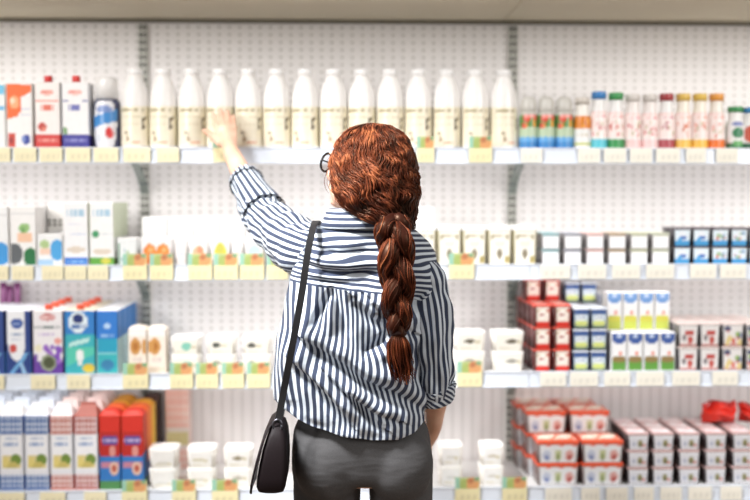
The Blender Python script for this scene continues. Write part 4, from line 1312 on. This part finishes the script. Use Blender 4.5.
def trunk_mesh():
    NT, NZ1, NZ2 = 400, 70, 170
    th = np.linspace(0, 2 * PI, NT + 1)              # 0 = her right, -pi/2 = back
    s = np.cos(th)
    back = np.sin(th) <= 0
    hem = np.where(back, hem_back(s), 400 + 14 * (1 - s ** 2))
    sea = seam_py(s)
    t1, t2 = np.linspace(0, 1, NZ1 + 1), np.linspace(0, 1, NZ2 + 1)
    PY = np.concatenate([217 + (sea[None] - 217) * t1[:, None], sea[None] + (hem - sea)[None] * t2[1:, None]], 0)
    sil = np.array(SIL, float)
    xl, xr, ry = (np.interp(PY, sil[:, 0], sil[:, k]) for k in (1, 2, 3))
    S = np.broadcast_to(s, PY.shape)
    ex = .86                                          # a little squarer than an ellipse
    cs = np.sign(S) * np.abs(S) ** ex
    sn = np.sin(th)[None] * np.ones_like(PY)
    sns = np.sign(sn) * np.abs(sn) ** ex
    px = (xl + xr) / 2 + (xr - xl) / 2 * cs
    disp = np.zeros_like(PY)
    bend = np.zeros_like(PY)
    for pts, w, amp, kind in FOLDS:
        w, amp = w * 1.45, amp * (1.0 if kind == 'ridge' else 1.25)
        q, d, al = pdist(px, PY, pts)
        tp = np.clip(np.sin(PI * (al * .92 + .04)), 0, 1) ** .6
        if kind == 'step':
            w = np.where(q > 0, w * .62, w * 1.15)
        g = np.exp(-(d / w) ** 2)
        disp += 2.0 * amp * tp * (g if kind == 'ridge' else -(q / w) * g * 1.9)
        bend = bend + (3.2 * tp * g * (amp / .02) ** .5 if kind == 'step' else 0)
    disp *= (sn < .1)
    disp = np.where(disp < 0, -(.013 + .008 * (PY < 392)) * np.tanh(-disp / (.013 + .008 * (PY < 392))), .034 * np.tanh(disp / .034))
    # small soft wrinkles, tighter towards the hem
    for k in range(5):
        rd = random.Random(k)
        ang = rd.uniform(.3, 1.2)
        u = px * math.cos(ang) + PY * math.sin(ang)
        disp += .0019 * np.sin(u / rd.uniform(5, 10) + 1.3 * np.sin(PY / 23 + k) + k) * np.clip((PY - 285) / 60, .25, 1)
    disp += .006 * np.exp(-((PY - (hem - 3)[None]) / 5) ** 2) * np.sin(px / 9 + 1)
    # shoulder blades and the hollow of the spine
    disp += .010 * np.exp(-(((px - 332) / 22) ** 2 + ((PY - 262) / 24) ** 2)) * (sn < 0) + .010 * np.exp(-(((px - 405) / 20) ** 2 + ((PY - 268) / 26) ** 2)) * (sn < 0)
    disp -= .006 * np.exp(-((px - 366) / 14) ** 2) * (sn < 0) * np.clip((PY - 240) / 40, 0, 1)
    yc = YP + .012 * np.clip((300 - PY) / 70, 0, 1)
    u_, v_ = (px - 375) / F, (250 - PY) / F
    dx, dy, dz = ray(u_, v_)
    YA = yc + ry * sns
    X = dx * YA / dy
    Z = CH + dz * YA / dy
    nx, ny = cs * .75, sns
    ln = np.hypot(nx, ny) + 1e-6
    X = X + disp * nx / ln * .6
    Y = yc + ry * sns + disp * ny / ln
    V = np.stack([X, Y, Z], -1)[:, :-1]
    m = MB()
    m.v = [tuple(p) for p in V.reshape(-1, 3)]
    n = NT
    # metres round the body at mid height, used for the vertical stripes
    ax = .19 * np.sign(s) * np.abs(s) ** ex
    ay = .12 * np.sign(np.sin(th)) * np.abs(np.sin(th)) ** ex
    arc = np.concatenate([[0], np.cumsum(np.hypot(np.diff(ax), np.diff(ay)))])
    arc = arc * round(arc[-1] / .0146) * .0146 / arc[-1]
    # on the back the stripes hang straight down and fan out below the pleat
    pe = 331 + (px - 331) * (1 + .55 * np.exp(-((px - 331) / 20) ** 2) * np.clip(1 - (PY - 290) / 55, 0, 1))
    pe = pe + bend + 2.2 * np.sin(PY / 19 + px / 40) * np.clip((PY - 300) / 60, 0, 1)
    th_b = -np.arccos(np.clip((pe - 356) / 86, -1, 1))
    U = np.where(sn < 0, np.interp(th_b % (2 * PI), th, arc), np.broadcast_to(arc, px.shape))
    for i in range(NZ1 + NZ2):
        yoke = i < NZ1
        for j in range(n):
            k = (j + 1) % n
            if yoke:
                f = lambda a, b: (1.14 * (Z[a, b] + .45 * disp[a, b] + .055 * X[a, b] + .006 * math.sin(X[a, b] * 11 + Z[a, b] * 30)), 0)
            else:
                f = lambda a, b: (U[a, b], 0)
            uv = [f(i, j), f(i, j + 1), f(i + 1, j + 1), f(i + 1, j)]
            m.face((i * n + j, i * n + k, (i + 1) * n + k, (i + 1) * n + j)[::-1], W_, True, uv[::-1])
    return m.build('shirt_trunk')


shirt = obj('shirt', trunk_mesh(), M['shirt'], body)
sd = shirt.modifiers.new('cloth_thickness', 'SOLIDIFY')
sd.thickness = .0025
sd.offset = -1


def sleeve_mesh(pts, rad, n=90, nl=110, amp=.004, seed=0, twist=0.0, up=Vector((0, 0, 1)), wr=14.0, ell_=1.0):
    pp = smooth_path(pts, nl)
    rr_ = [float(x) for x in np.interp(np.linspace(0, 1, nl), np.linspace(0, 1, len(rad)), rad)]
    circ_len = round(2 * PI * (sum(rr_) / nl) / .0146) * .0146
    m = MB()
    prev = None
    ids = []
    for i, p in enumerate(pp):
        p = Vector(p)
        d = Vector(pp[min(i + 1, nl - 1)]) - Vector(pp[max(i - 1, 0)])
        d.normalize()
        a = (up - d * up.dot(d)) if prev is None else (prev - d * prev.dot(d))
        a.normalize()
        prev = a
        b = d.cross(a)
        row = []
        for k in range(n):
            t = 2 * PI * k / n
            q = noise.noise(Vector((math.cos(t) * 1.6 + seed, math.sin(t) * 1.6, i / nl * wr + .8 * math.sin(t))))
            q2 = noise.noise(Vector((math.cos(t) * 3.2 + seed, math.sin(t) * 3.2, i / nl * wr * 1.7 + 5)))
            w = min(1, i / nl * 6, (nl - i) / nl * 8 + .3)
            r = rr_[i] + (amp * q * 1.8 + amp * .6 * q2) * w
            row.append(m.add(p + (a * math.cos(t) + b * math.sin(t) * ell_) * r))
        ids.append(row)
    for i in range(nl - 1):
        for k in range(n):
            kk = (k + 1) % n
            tw0, tw1 = twist * i / nl, twist * (i + 1) / nl
            uv = [(circ_len * k / n + tw0, 0), (circ_len * (k + 1) / n + tw0, 0), (circ_len * (k + 1) / n + tw1, 0), (circ_len * k / n + tw1, 0)]
            m.face((ids[i][k], ids[i][kk], ids[i + 1][kk], ids[i + 1][k]), W_, True, uv)
    return m


def cuff_mesh(p0, p1, r0, r1, n=90, seed=0, up=Vector((0, 0, 1)), flare=.004, tilt=None, skew=.004):
    """a rolled-up turn of cloth: an outer wall bulging over the sleeve with rounded lips"""
    p0, p1 = Vector(p0), Vector(p1)
    d = (p1 - p0).normalized()
    if tilt is not None:
        nrm = Vector(tilt).normalized()
    else:
        nrm = d
    a = (up - nrm * up.dot(nrm)).normalized()
    b = nrm.cross(a)
    prof = [(0, -.006), (-.02, .000), (0, .004), (.1, .0055), (.3, .006), (.5, .0045), (.7, .006), (.9, .0055), (1.0, .004), (1.02, 0), (1.0, -.006)]
    m = MB()
    ids = []
    L = (p1 - p0).length
    C = round(2 * PI * (r0 + r1) / 2 / .0146) * .0146
    for j, (t, o) in enumerate(prof):
        row = []
        for k in range(n):
            an = 2 * PI * k / n
            q = noise.noise(Vector((math.cos(an) * 2 + seed, math.sin(an) * 2, t * 2.5)))
            q2 = math.sin(an * 9 + seed + 2.2 * math.sin(an * 2)) * (.0016 if t in (0, 1.0, .9, .1) else .0008)
            r = r0 + (r1 - r0) * t + o + flare * q * 1.4 + q2
            row.append(m.add(p0 + (p1 - p0) * t + (a * math.cos(an) + b * math.sin(an)) * r + d * (.004 * q)))
        ids.append(row)
    for j in range(len(prof) - 1):
        for k in range(n):
            kk = (k + 1) % n
            sk = [t * skew for t, _ in prof]
            uv = [(C * k / n + sk[j], 0), (C * (k + 1) / n + sk[j], 0), (C * (k + 1) / n + sk[j + 1], 0), (C * k / n + sk[j + 1], 0)]
            m.face((ids[j][k], ids[j][kk], ids[j + 1][kk], ids[j + 1][k]), W_, True, uv)
    return m, ids


def lace_trim(p, nrm, r, up=Vector((0, 0, 1)), thick=.0022, seed=0):
    """a dark scalloped edge sewn round the cuff"""
    m = MB()
    nrm = Vector(nrm).normalized()
    a = (up - nrm * up.dot(nrm)).normalized()
    b = nrm.cross(a)
    pts = []
    for k in range(73):
        an = 2 * PI * k / 72
        pts.append(Vector(p) + (a * math.cos(an) + b * math.sin(an)) * (r + .0025 * abs(math.sin(an * 11 + seed))) + nrm * .0025 * math.sin(an * 11))
    tube(m, pts, thick, 6, caps=False)
    return m


LS = [at(322, 258, 2.565), at(305, 251.5, 2.60), at(288, 240, 2.67), at(272, 224, 2.76), at(262, 212, 2.83), at(252, 199, 2.88)]
o = obj('sleeve', sleeve_mesh(LS, [.060, .0705, .0665, .060, .053, .046], amp=.0066, seed=3, twist=.03, wr=11).build('sleeve'), M['shirt'], shirt)
c0_, c1_ = at(264.5, 212.5, 2.82), at(243.5, 177.5, 2.955)
cm, ids_ = cuff_mesh(c0_, c1_, .0530, .0360, seed=1)
cf = obj('cuff', cm.build('cuff'), M['shirt'], shirt)
dn = (c1_ - c0_).normalized()
obj('edging', lace_trim(c0_ - dn * .002, dn, .0575, seed=1).build('edging'), M['trim'], shirt)
obj('edging', lace_trim(c0_.lerp(c1_, .84), dn, .0468, seed=2).build('edging'), M['trim'], shirt)

RS = [at(411, 262, 2.560), at(418.5, 270, 2.555), at(426, 285, 2.545), at(431, 305, 2.535), at(434, 335, 2.525), at(435.5, 362, 2.522), at(436, 384, 2.53), at(435.5, 398, 2.545)]
obj('sleeve', sleeve_mesh(RS, [.044, .050, .051, .048, .043, .041, .041, .035], amp=.0060, seed=9, up=Vector((1, 0, 0)), wr=8, ell_=1.12).build('sleeve'), M['shirt'], shirt)
q0, q1 = at(438.0, 387, 2.530), at(437, 403, 2.546)
cm, _i = cuff_mesh(q0, q1, .0405, .0390, seed=5, up=Vector((1, 0, 0)), tilt=(.28, .1, -1), flare=.0020, skew=.05)
obj('cuff', cm.build('cuff'), M['shirt'], shirt)

# armhole seam lines, yoke seam, pleat
# collar: a turned-down band round the neck
cl = MB()
NC = 120
rows = []
uvr = []
for t, py, xl, xr, ry, bul in ((0, 215, 334, 400, .056, 0), (.2, 208.5, 330, 403, .062, .002), (.35, 207.5, 327.5, 405, .068, .003), (.6, 213, 325, 408, .076, .005), (.85, 220, 322, 411, .083, .005), (1.0, 225, 319.5, 413, .086, .004), (1.03, 225.5, 320.5, 412.5, .0835, .003)):
    row = []
    for k in range(NC):
        a = 2 * PI * k / NC
        pyk = py - 2.2 * math.sin(a) * (1 if py > 210 else .3) - 1.5 * math.cos(a)
        c = at((xl + xr) / 2 + (xr - xl) / 2 * math.cos(a), pyk, YP)
        row.append(cl.add((c.x, YP - .006 + ry * math.sin(a) + .002 * math.sin(5 * a), c.z)))
    rows.append(row)
    uvr.append(t * .060 * 1.2)
for i in range(len(rows) - 1):
    for k in range(NC):
        kk = (k + 1) % NC
        cl.face((rows[i][k], rows[i][kk], rows[i + 1][kk], rows[i + 1][k]), W_, True, [(uvr[i], 0), (uvr[i], 0), (uvr[i + 1], 0), (uvr[i + 1], 0)])
co = obj('collar', cl.build('collar'), M['shirt'], shirt)

# ---- hair
HT = [lin(c) for c in ((24, 10, 7), (43, 17, 11), (74, 32, 19), (116, 58, 35), (172, 104, 66))]
SH = [(122.5, 369, 376, .012), (124, 360, 386, .04), (127.5, 350.5, 395, .064), (133, 343, 402, .082), (140, 337.5, 407.5, .095), (149, 333, 411.5, .105), (162, 330, 415, .112), (176, 329.5, 416.5, .115), (190, 331.5, 417, .110), (202, 338, 416, .096), (211, 348, 414, .078), (218, 360, 412, .058), (224, 373, 410, .042), (229, 378, 409, .034)]
YHC = [(122.5, 2.575), (160, 2.565), (190, 2.545), (210, 2.515), (229, 2.462)]


def shell(th, t, off=0.0):
    """a point of the hair's outer surface; th = angle (-pi/2 faces the aisle), t runs from crown to nape"""
    py = 122.5 + (229 - 122.5) * t
    xl, xr, ry = interp(SH, py)
    yc = interp(YHC, py)[0]
    c = at((xl + xr) / 2 + ((xr - xl) / 2) * math.cos(th), py, 2.555)
    s = math.sin(th)
    return Vector((c.x + off * math.cos(th), yc + (ry + off) * s, c.z))


FACE_A = math.atan2(FD.y, FD.x)


def off_face(th):
    return abs((th - FACE_A + PI) % (2 * PI) - PI)


hm2 = MB()
NT2, NR = 96, 60
pid = {}
for i in range(NR + 1):
    t = (i / NR) ** .85
    for k in range(NT2):
        th = 2 * PI * k / NT2
        bump = .004 * noise.noise(Vector((th * 3, t * 9, 1))) - .006
        pid[i, k] = hm2.add(shell(th, t, bump))
for i in range(NR):
    t = ((i + .5) / NR) ** .85
    for k in range(NT2):
        th = 2 * PI * (k + .5) / NT2
        if off_face(th) < 1.0 and .17 < t:
            continue
        kk = (k + 1) % NT2
        hm2.face((pid[i, k], pid[i, kk], pid[i + 1, kk], pid[i + 1, k])[::-1], HT[0] if noise.noise(Vector((th * 5, t * 6, 3))) < .1 else HT[1], True)
hm2.face([pid[0, k] for k in range(NT2)], HT[1])
hair = obj('hair', hm2.build('hair_mass'), M['hair'], body)


def mixc(t):
    t = max(0, min(.999, t)) * (len(HT) - 1)
    k = int(t)
    f = t - k
    return tuple(a * (1 - f) + b * f for a, b in zip(HT[k], HT[k + 1]))


def strand(m, pts, r0, cols, taper=.35, sides=3):
    """one lock: a thin tapering tube, colour running along it"""
    n = len(pts)
    ids = []
    up = Vector((.3, -.8, .5))
    for i, p in enumerate(pts):
        d = (pts[min(i + 1, n - 1)] - pts[max(0, i - 1)])
        if d.length < 1e-7:
            d = Vector((0, 0, -1))
        d.normalize()
        a = up - d * up.dot(d)
        a.normalize()
        b = d.cross(a)
        u = i / (n - 1)
        r = r0 * (taper + (1 - taper) * math.sin(PI * min(1, max(0, .12 + .80 * u))))
        ids.append([m.add(p + (a * math.cos(2 * PI * k / sides) * .75 + b * math.sin(2 * PI * k / sides)) * r) for k in range(sides)])
    for i in range(n - 1):
        for k in range(sides):
            kk = (k + 1) % sides
            m.face((ids[i][k], ids[i][kk], ids[i + 1][kk], ids[i + 1][k]), [cols[i], cols[i], cols[i + 1], cols[i + 1]], True)


rd = random.Random(11)
lk = MB()
for q in range(2300):
    th0 = rd.uniform(-PI, PI) if q % 3 == 0 else rd.uniform(-PI * 1.02, .02)
    t0 = rd.choice((rd.uniform(.0, .15), rd.uniform(.05, .6)))
    t1 = min(1.0, t0 + rd.uniform(.22, .65))
    if off_face(th0) < 1.05 and t1 > .16:
        continue
    n = 22
    ph, fr_, am = rd.uniform(0, 6.3), rd.uniform(7, 13), rd.uniform(.03, .085)
    cl_ = noise.noise(Vector((math.cos(th0) * 3, math.sin(th0) * 3, q % 7)))
    base = .43 + .10 * cl_ + rd.gauss(0, .11)
    lay = rd.uniform(-.004, .004)
    pts, cs = [], []
    for i in range(n):
        t = t0 + (t1 - t0) * i / (n - 1)
        g0 = shell(th0, min(1, max(0, t)) ** .92)
        nz = noise.noise(g0 * 26)
        n2 = noise.noise(g0 * 60 + Vector((7, 3, 1)))
        wv = fr_ * t * 3.6 + ph * .5 + 5 * nz
        th = th0 + am * math.sin(wv) * min(1, .35 + t * 1.4) + .16 * nz * (1 - .5 * t) + .10 * (t - t0) * math.sin(ph)
        off = lay + .006 * nz + .004 * n2 + .0035 * math.cos(wv) - (.008 if i in (0, n - 1) else 0)
        pts.append(shell(th, min(1, max(0, t)) ** .92, off))
        cs.append(mixc(base + .42 * n2 + .25 * nz + .12 * math.cos(wv) - .55 * max(0, t - .38) - .10 * max(0, math.cos(th0)) + .05))  # wave crests painted lighter, nape and right side darker, as light would fall
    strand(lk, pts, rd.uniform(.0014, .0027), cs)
# flyaways and the loose wisp by the cheek
for q in range(130):
    th0 = rd.uniform(-PI, 0.1)
    t0 = rd.uniform(0, .7)
    pts, cs = [], []
    ph = rd.uniform(0, 6)
    for i in range(10):
        t = min(1, t0 + .16 * i / 9)
        pts.append(shell(th0 + .07 * math.sin(i * .8 + ph), t, .001 + .007 * math.sin(PI * i / 9) * rd.uniform(.7, 1)))
        cs.append(mixc(.75))
    strand(lk, pts, .0005, cs)
wisp = smooth_path([at(331, 164, 2.60), at(327, 172, 2.61), at(324.5, 180, 2.61), at(325.5, 188, 2.61), at(328.5, 193, 2.605)], 16)
strand(lk, [Vector(p) for p in wisp], .0011, [mixc(.6)] * 16)
wisp = smooth_path([at(331, 166, 2.60), at(328, 176, 2.61), at(327, 183, 2.61), at(329.5, 189, 2.60)], 14)
strand(lk, [Vector(p) for p in wisp], .0008, [mixc(.7)] * 14)
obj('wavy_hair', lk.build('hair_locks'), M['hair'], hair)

# braid: three strands plaited, each a core wrapped in fine hair
YBR = 2.402
bc = smooth_path([at(392, 219, YBR + .03), at(394, 230, YBR + .006), at(395.5, 250, YBR - .004), at(397, 275, YBR - .004), at(397.5, 300, YBR - .002), at(398, 320, YBR), at(398.5, 336, YBR + .002)], 120)
hw = np.interp(np.linspace(0, 1, 120), [0, .15, .4, .7, .9, 1], [.036, .045, .0435, .037, .028, .018])
bm_ = MB()
for k in range(3):
    ph = 2 * PI * k / 3 + .9
    ctr, rads, phs = [], [], []
    for i in range(120):
        u = i / 119
        a = 2 * PI * 1.32 * u + ph
        A = hw[i] * .54
        c = Vector(bc[i]) + Vector((A * math.sin(a), -.40 * hw[i] * math.sin(2 * a), 0))
        ctr.append(c)
        rads.append(hw[i] * .50)
        phs.append(a)
    core = MB()
    tube(bm_, ctr, [r * .88 for r in rads], 12, HT[1])
    for q in range(85):
        al = rd.uniform(0, 2 * PI)
        rr0 = rd.uniform(.82, 1.06)
        base = .47 + rd.gauss(0, .18)
        tw = rd.uniform(.5, 1.1) * 2.2
        pts, cs = [], []
        st = rd.randint(0, 50)
        en = min(120, st + rd.randint(40, 90))
        for i in range(st, en, 2):
            d = (ctr[min(119, i + 1)] - ctr[max(0, i - 1)]).normalized()
            e1 = Vector((1, 0, 0)) - d * d.x
            e1.normalize()
            e2 = d.cross(e1)
            an = al + tw * i / 119 + .25 * math.sin(i * .33 + al * 3)
            pts.append(ctr[i] + (e1 * math.cos(an) + e2 * math.sin(an) * .92) * rads[i] * rr0)
            cs.append(mixc(base + .2 * math.sin(phs[i] * 1 + .5) * math.cos(an)))
        strand(bm_, pts, rd.uniform(.0013, .0023), cs)
obj('braid', bm_.build('braid'), M['hair'], hair)
tie = MB()
tp = at(398.5, 333, YBR + .002)
tube(tie, [tp + Vector((.0155 * math.cos(a), .0135 * math.sin(a), .002 * math.sin(3 * a))) for a in [2 * PI * k / 24 for k in range(25)]], .0045, 8, caps=False)
obj('hair_tie', tie.build('hair_tie'), M['tie'], hair)
tl = MB()
for q in range(240):
    a, rr0 = rd.uniform(0, 2 * PI), math.sqrt(rd.uniform(.02, 1))
    ex_, ey_ = rr0 * math.cos(a), rr0 * math.sin(a)
    bot = rd.uniform(362, 387) - 5 * abs(ex_)
    pp = smooth_path([at(398.5 + 3.5 * ex_, 332, YBR + .002 + .010 * ey_), at(399 + 11.5 * ex_, 343, YBR - .002 + .018 * ey_), at(400 + 13 * ex_, 354, YBR + .014 * ey_), at(401.5 + 12 * ex_ + rd.gauss(0, 1.2), (354 + bot) / 2 + 2, YBR + .002 + .010 * ey_), at(404.5 + 10 * ex_ + rd.gauss(0, 2.2), bot, YBR + .004 + .008 * ey_)], 18)
    base = .46 + rd.gauss(0, .16) + .1 * ex_
    strand(tl, [Vector(p) for p in pp], rd.uniform(.0011, .0020), [mixc(base + .15 * math.sin(i * .5 + a)) for i in range(18)], taper=.2)
obj('braid_tail', tl.build('braid_tail'), M['hair'], hair)

# ---- glasses
gl = bpy.data.objects.new('glasses', None)
COL.objects.link(gl)
gl.parent = body
gm = MB()


def rim_pts(s, k=1.0):
    return [head_pt(s * .034 + k * .027 * math.cos(a), .104 - .010 * abs(s * .034 + .027 * math.cos(a)) / .06, .004 + k * .023 * math.sin(a)) for a in [2 * PI * q / 40 for q in range(41)]]


for s in (-1, 1):
    tube(gm, rim_pts(s), .0031, 8, caps=False)
    tube(gm, [head_pt(s * .061, .095, .012), head_pt(s * .072, .08, .012), head_pt(s * .078, .03, .010), head_pt(s * .079, -.005, .006), head_pt(s * .078, -.03, -.012)], .0022, 8)
tube(gm, [head_pt(-.008, .104, .008), head_pt(0, .107, .010), head_pt(.008, .104, .008)], .0020, 8)
obj('glasses_frame', gm.build('glasses_frame'), M['frame'], gl)
for s in (-1, 1):
    lm = MB()
    p = rim_pts(s, .96)[:-1]
    lm.loft([p, [v + FD * .0015 for v in p]], W_)
    obj('lens', lm.build('lens'), M['lens'], gl)

# ------------------------------------------------------------------ shoulder bag
bag = bpy.data.objects.new('shoulder_bag', None)
COL.objects.link(bag)
bl_ = at(272, 460, 2.52)
bag.location = bl_
tag(bag, 'small black leather flap bag hanging at the woman\'s hip on a long strap', 'bag')


def bobj(name, me, mat, parent=bag):
    o = obj(name, me, mat, parent)
    if parent is bag:
        o.matrix_parent_inverse = Matrix.Translation(-bl_)
    return o


bb = MB()
rows_ = [(425, 272.5, 283.5, .045), (429, 270, 287, .07), (438, 266.5, 289.5, .085), (450, 262.5, 290.5, .095), (464, 259.5, 291, .10), (478, 257, 290.5, .102), (487, 256.5, 289.5, .100), (491.5, 258.5, 287.5, .095), (493.3, 263, 283, .085)]
rings = []
for py, xl, xr, hy in rows_:
    a, b = at(xl, py, 2.39), at(xr - 4, py, 2.39)
    rings.append(rr((b.x - a.x) / 2, hy * .86, a.z, .012, 2.462, (a.x + b.x) / 2, 5))
bb.loft(rings[::-1], W_)
bobj('bag_body', bb.build('bag_body'), M['leather'])
fl = MB()
fr2 = []
for py, x, hy in ((423, 279, .05), (424.5, 273.5, .06), (430, 268, .08), (440, 264, .092), (455, 259.3, .102), (470, 255, .106), (484, 251.8, .104), (492, 250.6, .092), (496, 250.6, .07)):
    p = at(x, py, 2.39)
    fr2.append([(p.x, 2.475 - hy, p.z), (p.x - .002, 2.475 - hy * .5, p.z), (p.x - .003, 2.475, p.z), (p.x - .002, 2.475 + hy * .5, p.z), (p.x, 2.475 + hy, p.z)])
ids_ = [[fl.add(p) for p in r] for r in fr2]
for i in range(len(ids_) - 1):
    for k in range(4):
        fl.face((ids_[i][k], ids_[i][k + 1], ids_[i + 1][k + 1], ids_[i + 1][k]), W_, True)
fo = bobj('flap', fl.build('flap'), M['leather'])
so_ = fo.modifiers.new('leather_thickness', 'SOLIDIFY')
so_.thickness = .004
so_.offset = 0
rg = MB()
rc = at(277.5, 425, 2.405)
tube(rg, [rc + Vector((.010 * math.cos(a), -.002, .013 * math.sin(a))) for a in [2 * PI * k / 24 for k in range(25)]], .0028, 8, caps=False)
bobj('ring', rg.build('ring'), M['metal'])
rg = MB()
rg.loft([rr(.009, .003, rc.z - .024, .002, rc.y - .002, rc.x - .002), rr(.010, .004, rc.z - .009, .002, rc.y - .002, rc.x)], W_)
bobj('ring_tab', rg.build('ring_tab'), M['leather'])

# the strap: a flat band up the back, over the shoulder and down the front
bk = [(277.5, 423, 2.405), (279.5, 414, 2.41), (283.5, 392, 2.416), (288, 368, 2.414), (293, 342, 2.414), (298, 315, 2.418), (302, 292, 2.424), (305.5, 268, 2.432), (308.5, 248, 2.444), (311.5, 234, 2.462), (313.5, 226, 2.495), (315, 222.5, 2.545), (317, 221.5, 2.60), (320.5, 227, 2.665), (325, 240, 2.705), (322, 262, 2.720), (308, 310, 2.724), (294, 360, 2.722), (283, 405, 2.705), (279, 424, 2.64)]
sp = smooth_path([at(*p) for p in bk], 150)
ax_ = Vector((.0105, 0, 0))
st_ = MB()
rings = []
for i, p in enumerate(sp):
    p = Vector(p)
    d = (Vector(sp[min(149, i + 1)]) - Vector(sp[max(0, i - 1)])).normalized()
    e = Vector((1, .25, 0))
    e = (e - d * e.dot(d)).normalized()
    nn = d.cross(e)
    w, h = .0080, .0016
    rings.append([p + e * w + nn * h, p - e * w + nn * h, p - e * w - nn * h, p + e * w - nn * h])
st_.loft(rings, W_, smooth=False)
bobj('strap', st_.build('strap'), M['strap'])

# ------------------------------------------------------------------ light
wd = bpy.data.worlds.new('world')
SC.world = wd
wd.use_nodes = True
bg = wd.node_tree.nodes['Background']
bg.inputs[0].default_value = (1.0, .94, .88, 1)
bg.inputs[1].default_value = .36


def area(name, loc, target, sx, sy, power, col):
    l = bpy.data.lights.new(name, 'AREA')
    l.shape = 'RECTANGLE'
    l.size, l.size_y = sx, sy
    l.energy = power
    l.color = col
    o = bpy.data.objects.new(name, l)
    COL.objects.link(o)
    o.location = loc
    o.rotation_euler = (Vector(target) - Vector(loc)).to_track_quat('-Z', 'Y').to_euler()
    return o


kl = area('ceiling_light_panel', (-1.17, 1.7, 3.15), (.08, 2.45, 1.0), .5, .5, 21, (.98, .99, 1))
kl.data.spread = math.radians(58)
for bay, (x0, x1) in BAYS.items():
    for k in range(1, 5):
        # unseen fill lamps added under shelf fronts; aisle fills brighten the topmost bay
        if k > 1:
            z = ZS[k - 1] - .026
            area('shelf_fill_light', ((x0 + x1) / 2, YR + .05, z), ((x0 + x1) / 2, YB, z - .22), 1.2, .03, 1.3 if k < 4 else 1.05, (1, .98, .97))
for sx, pw in ((-1, 17), (1, 14)):  # added lamps that brighten the shelves while mostly missing the woman
    l = area('aisle_fill_light', (sx * 2.4 + .1, .7, 2.5), (sx * .95 + .1, 3.5, 1.55), .4, 1.4, pw, (1, .978, .948))
    l.data.spread = math.radians(85)
SC.view_settings.view_transform = 'Standard'
SC.view_settings.look = 'None'
SC.view_settings.exposure = 0.12
SC.cycles.use_denoising = True
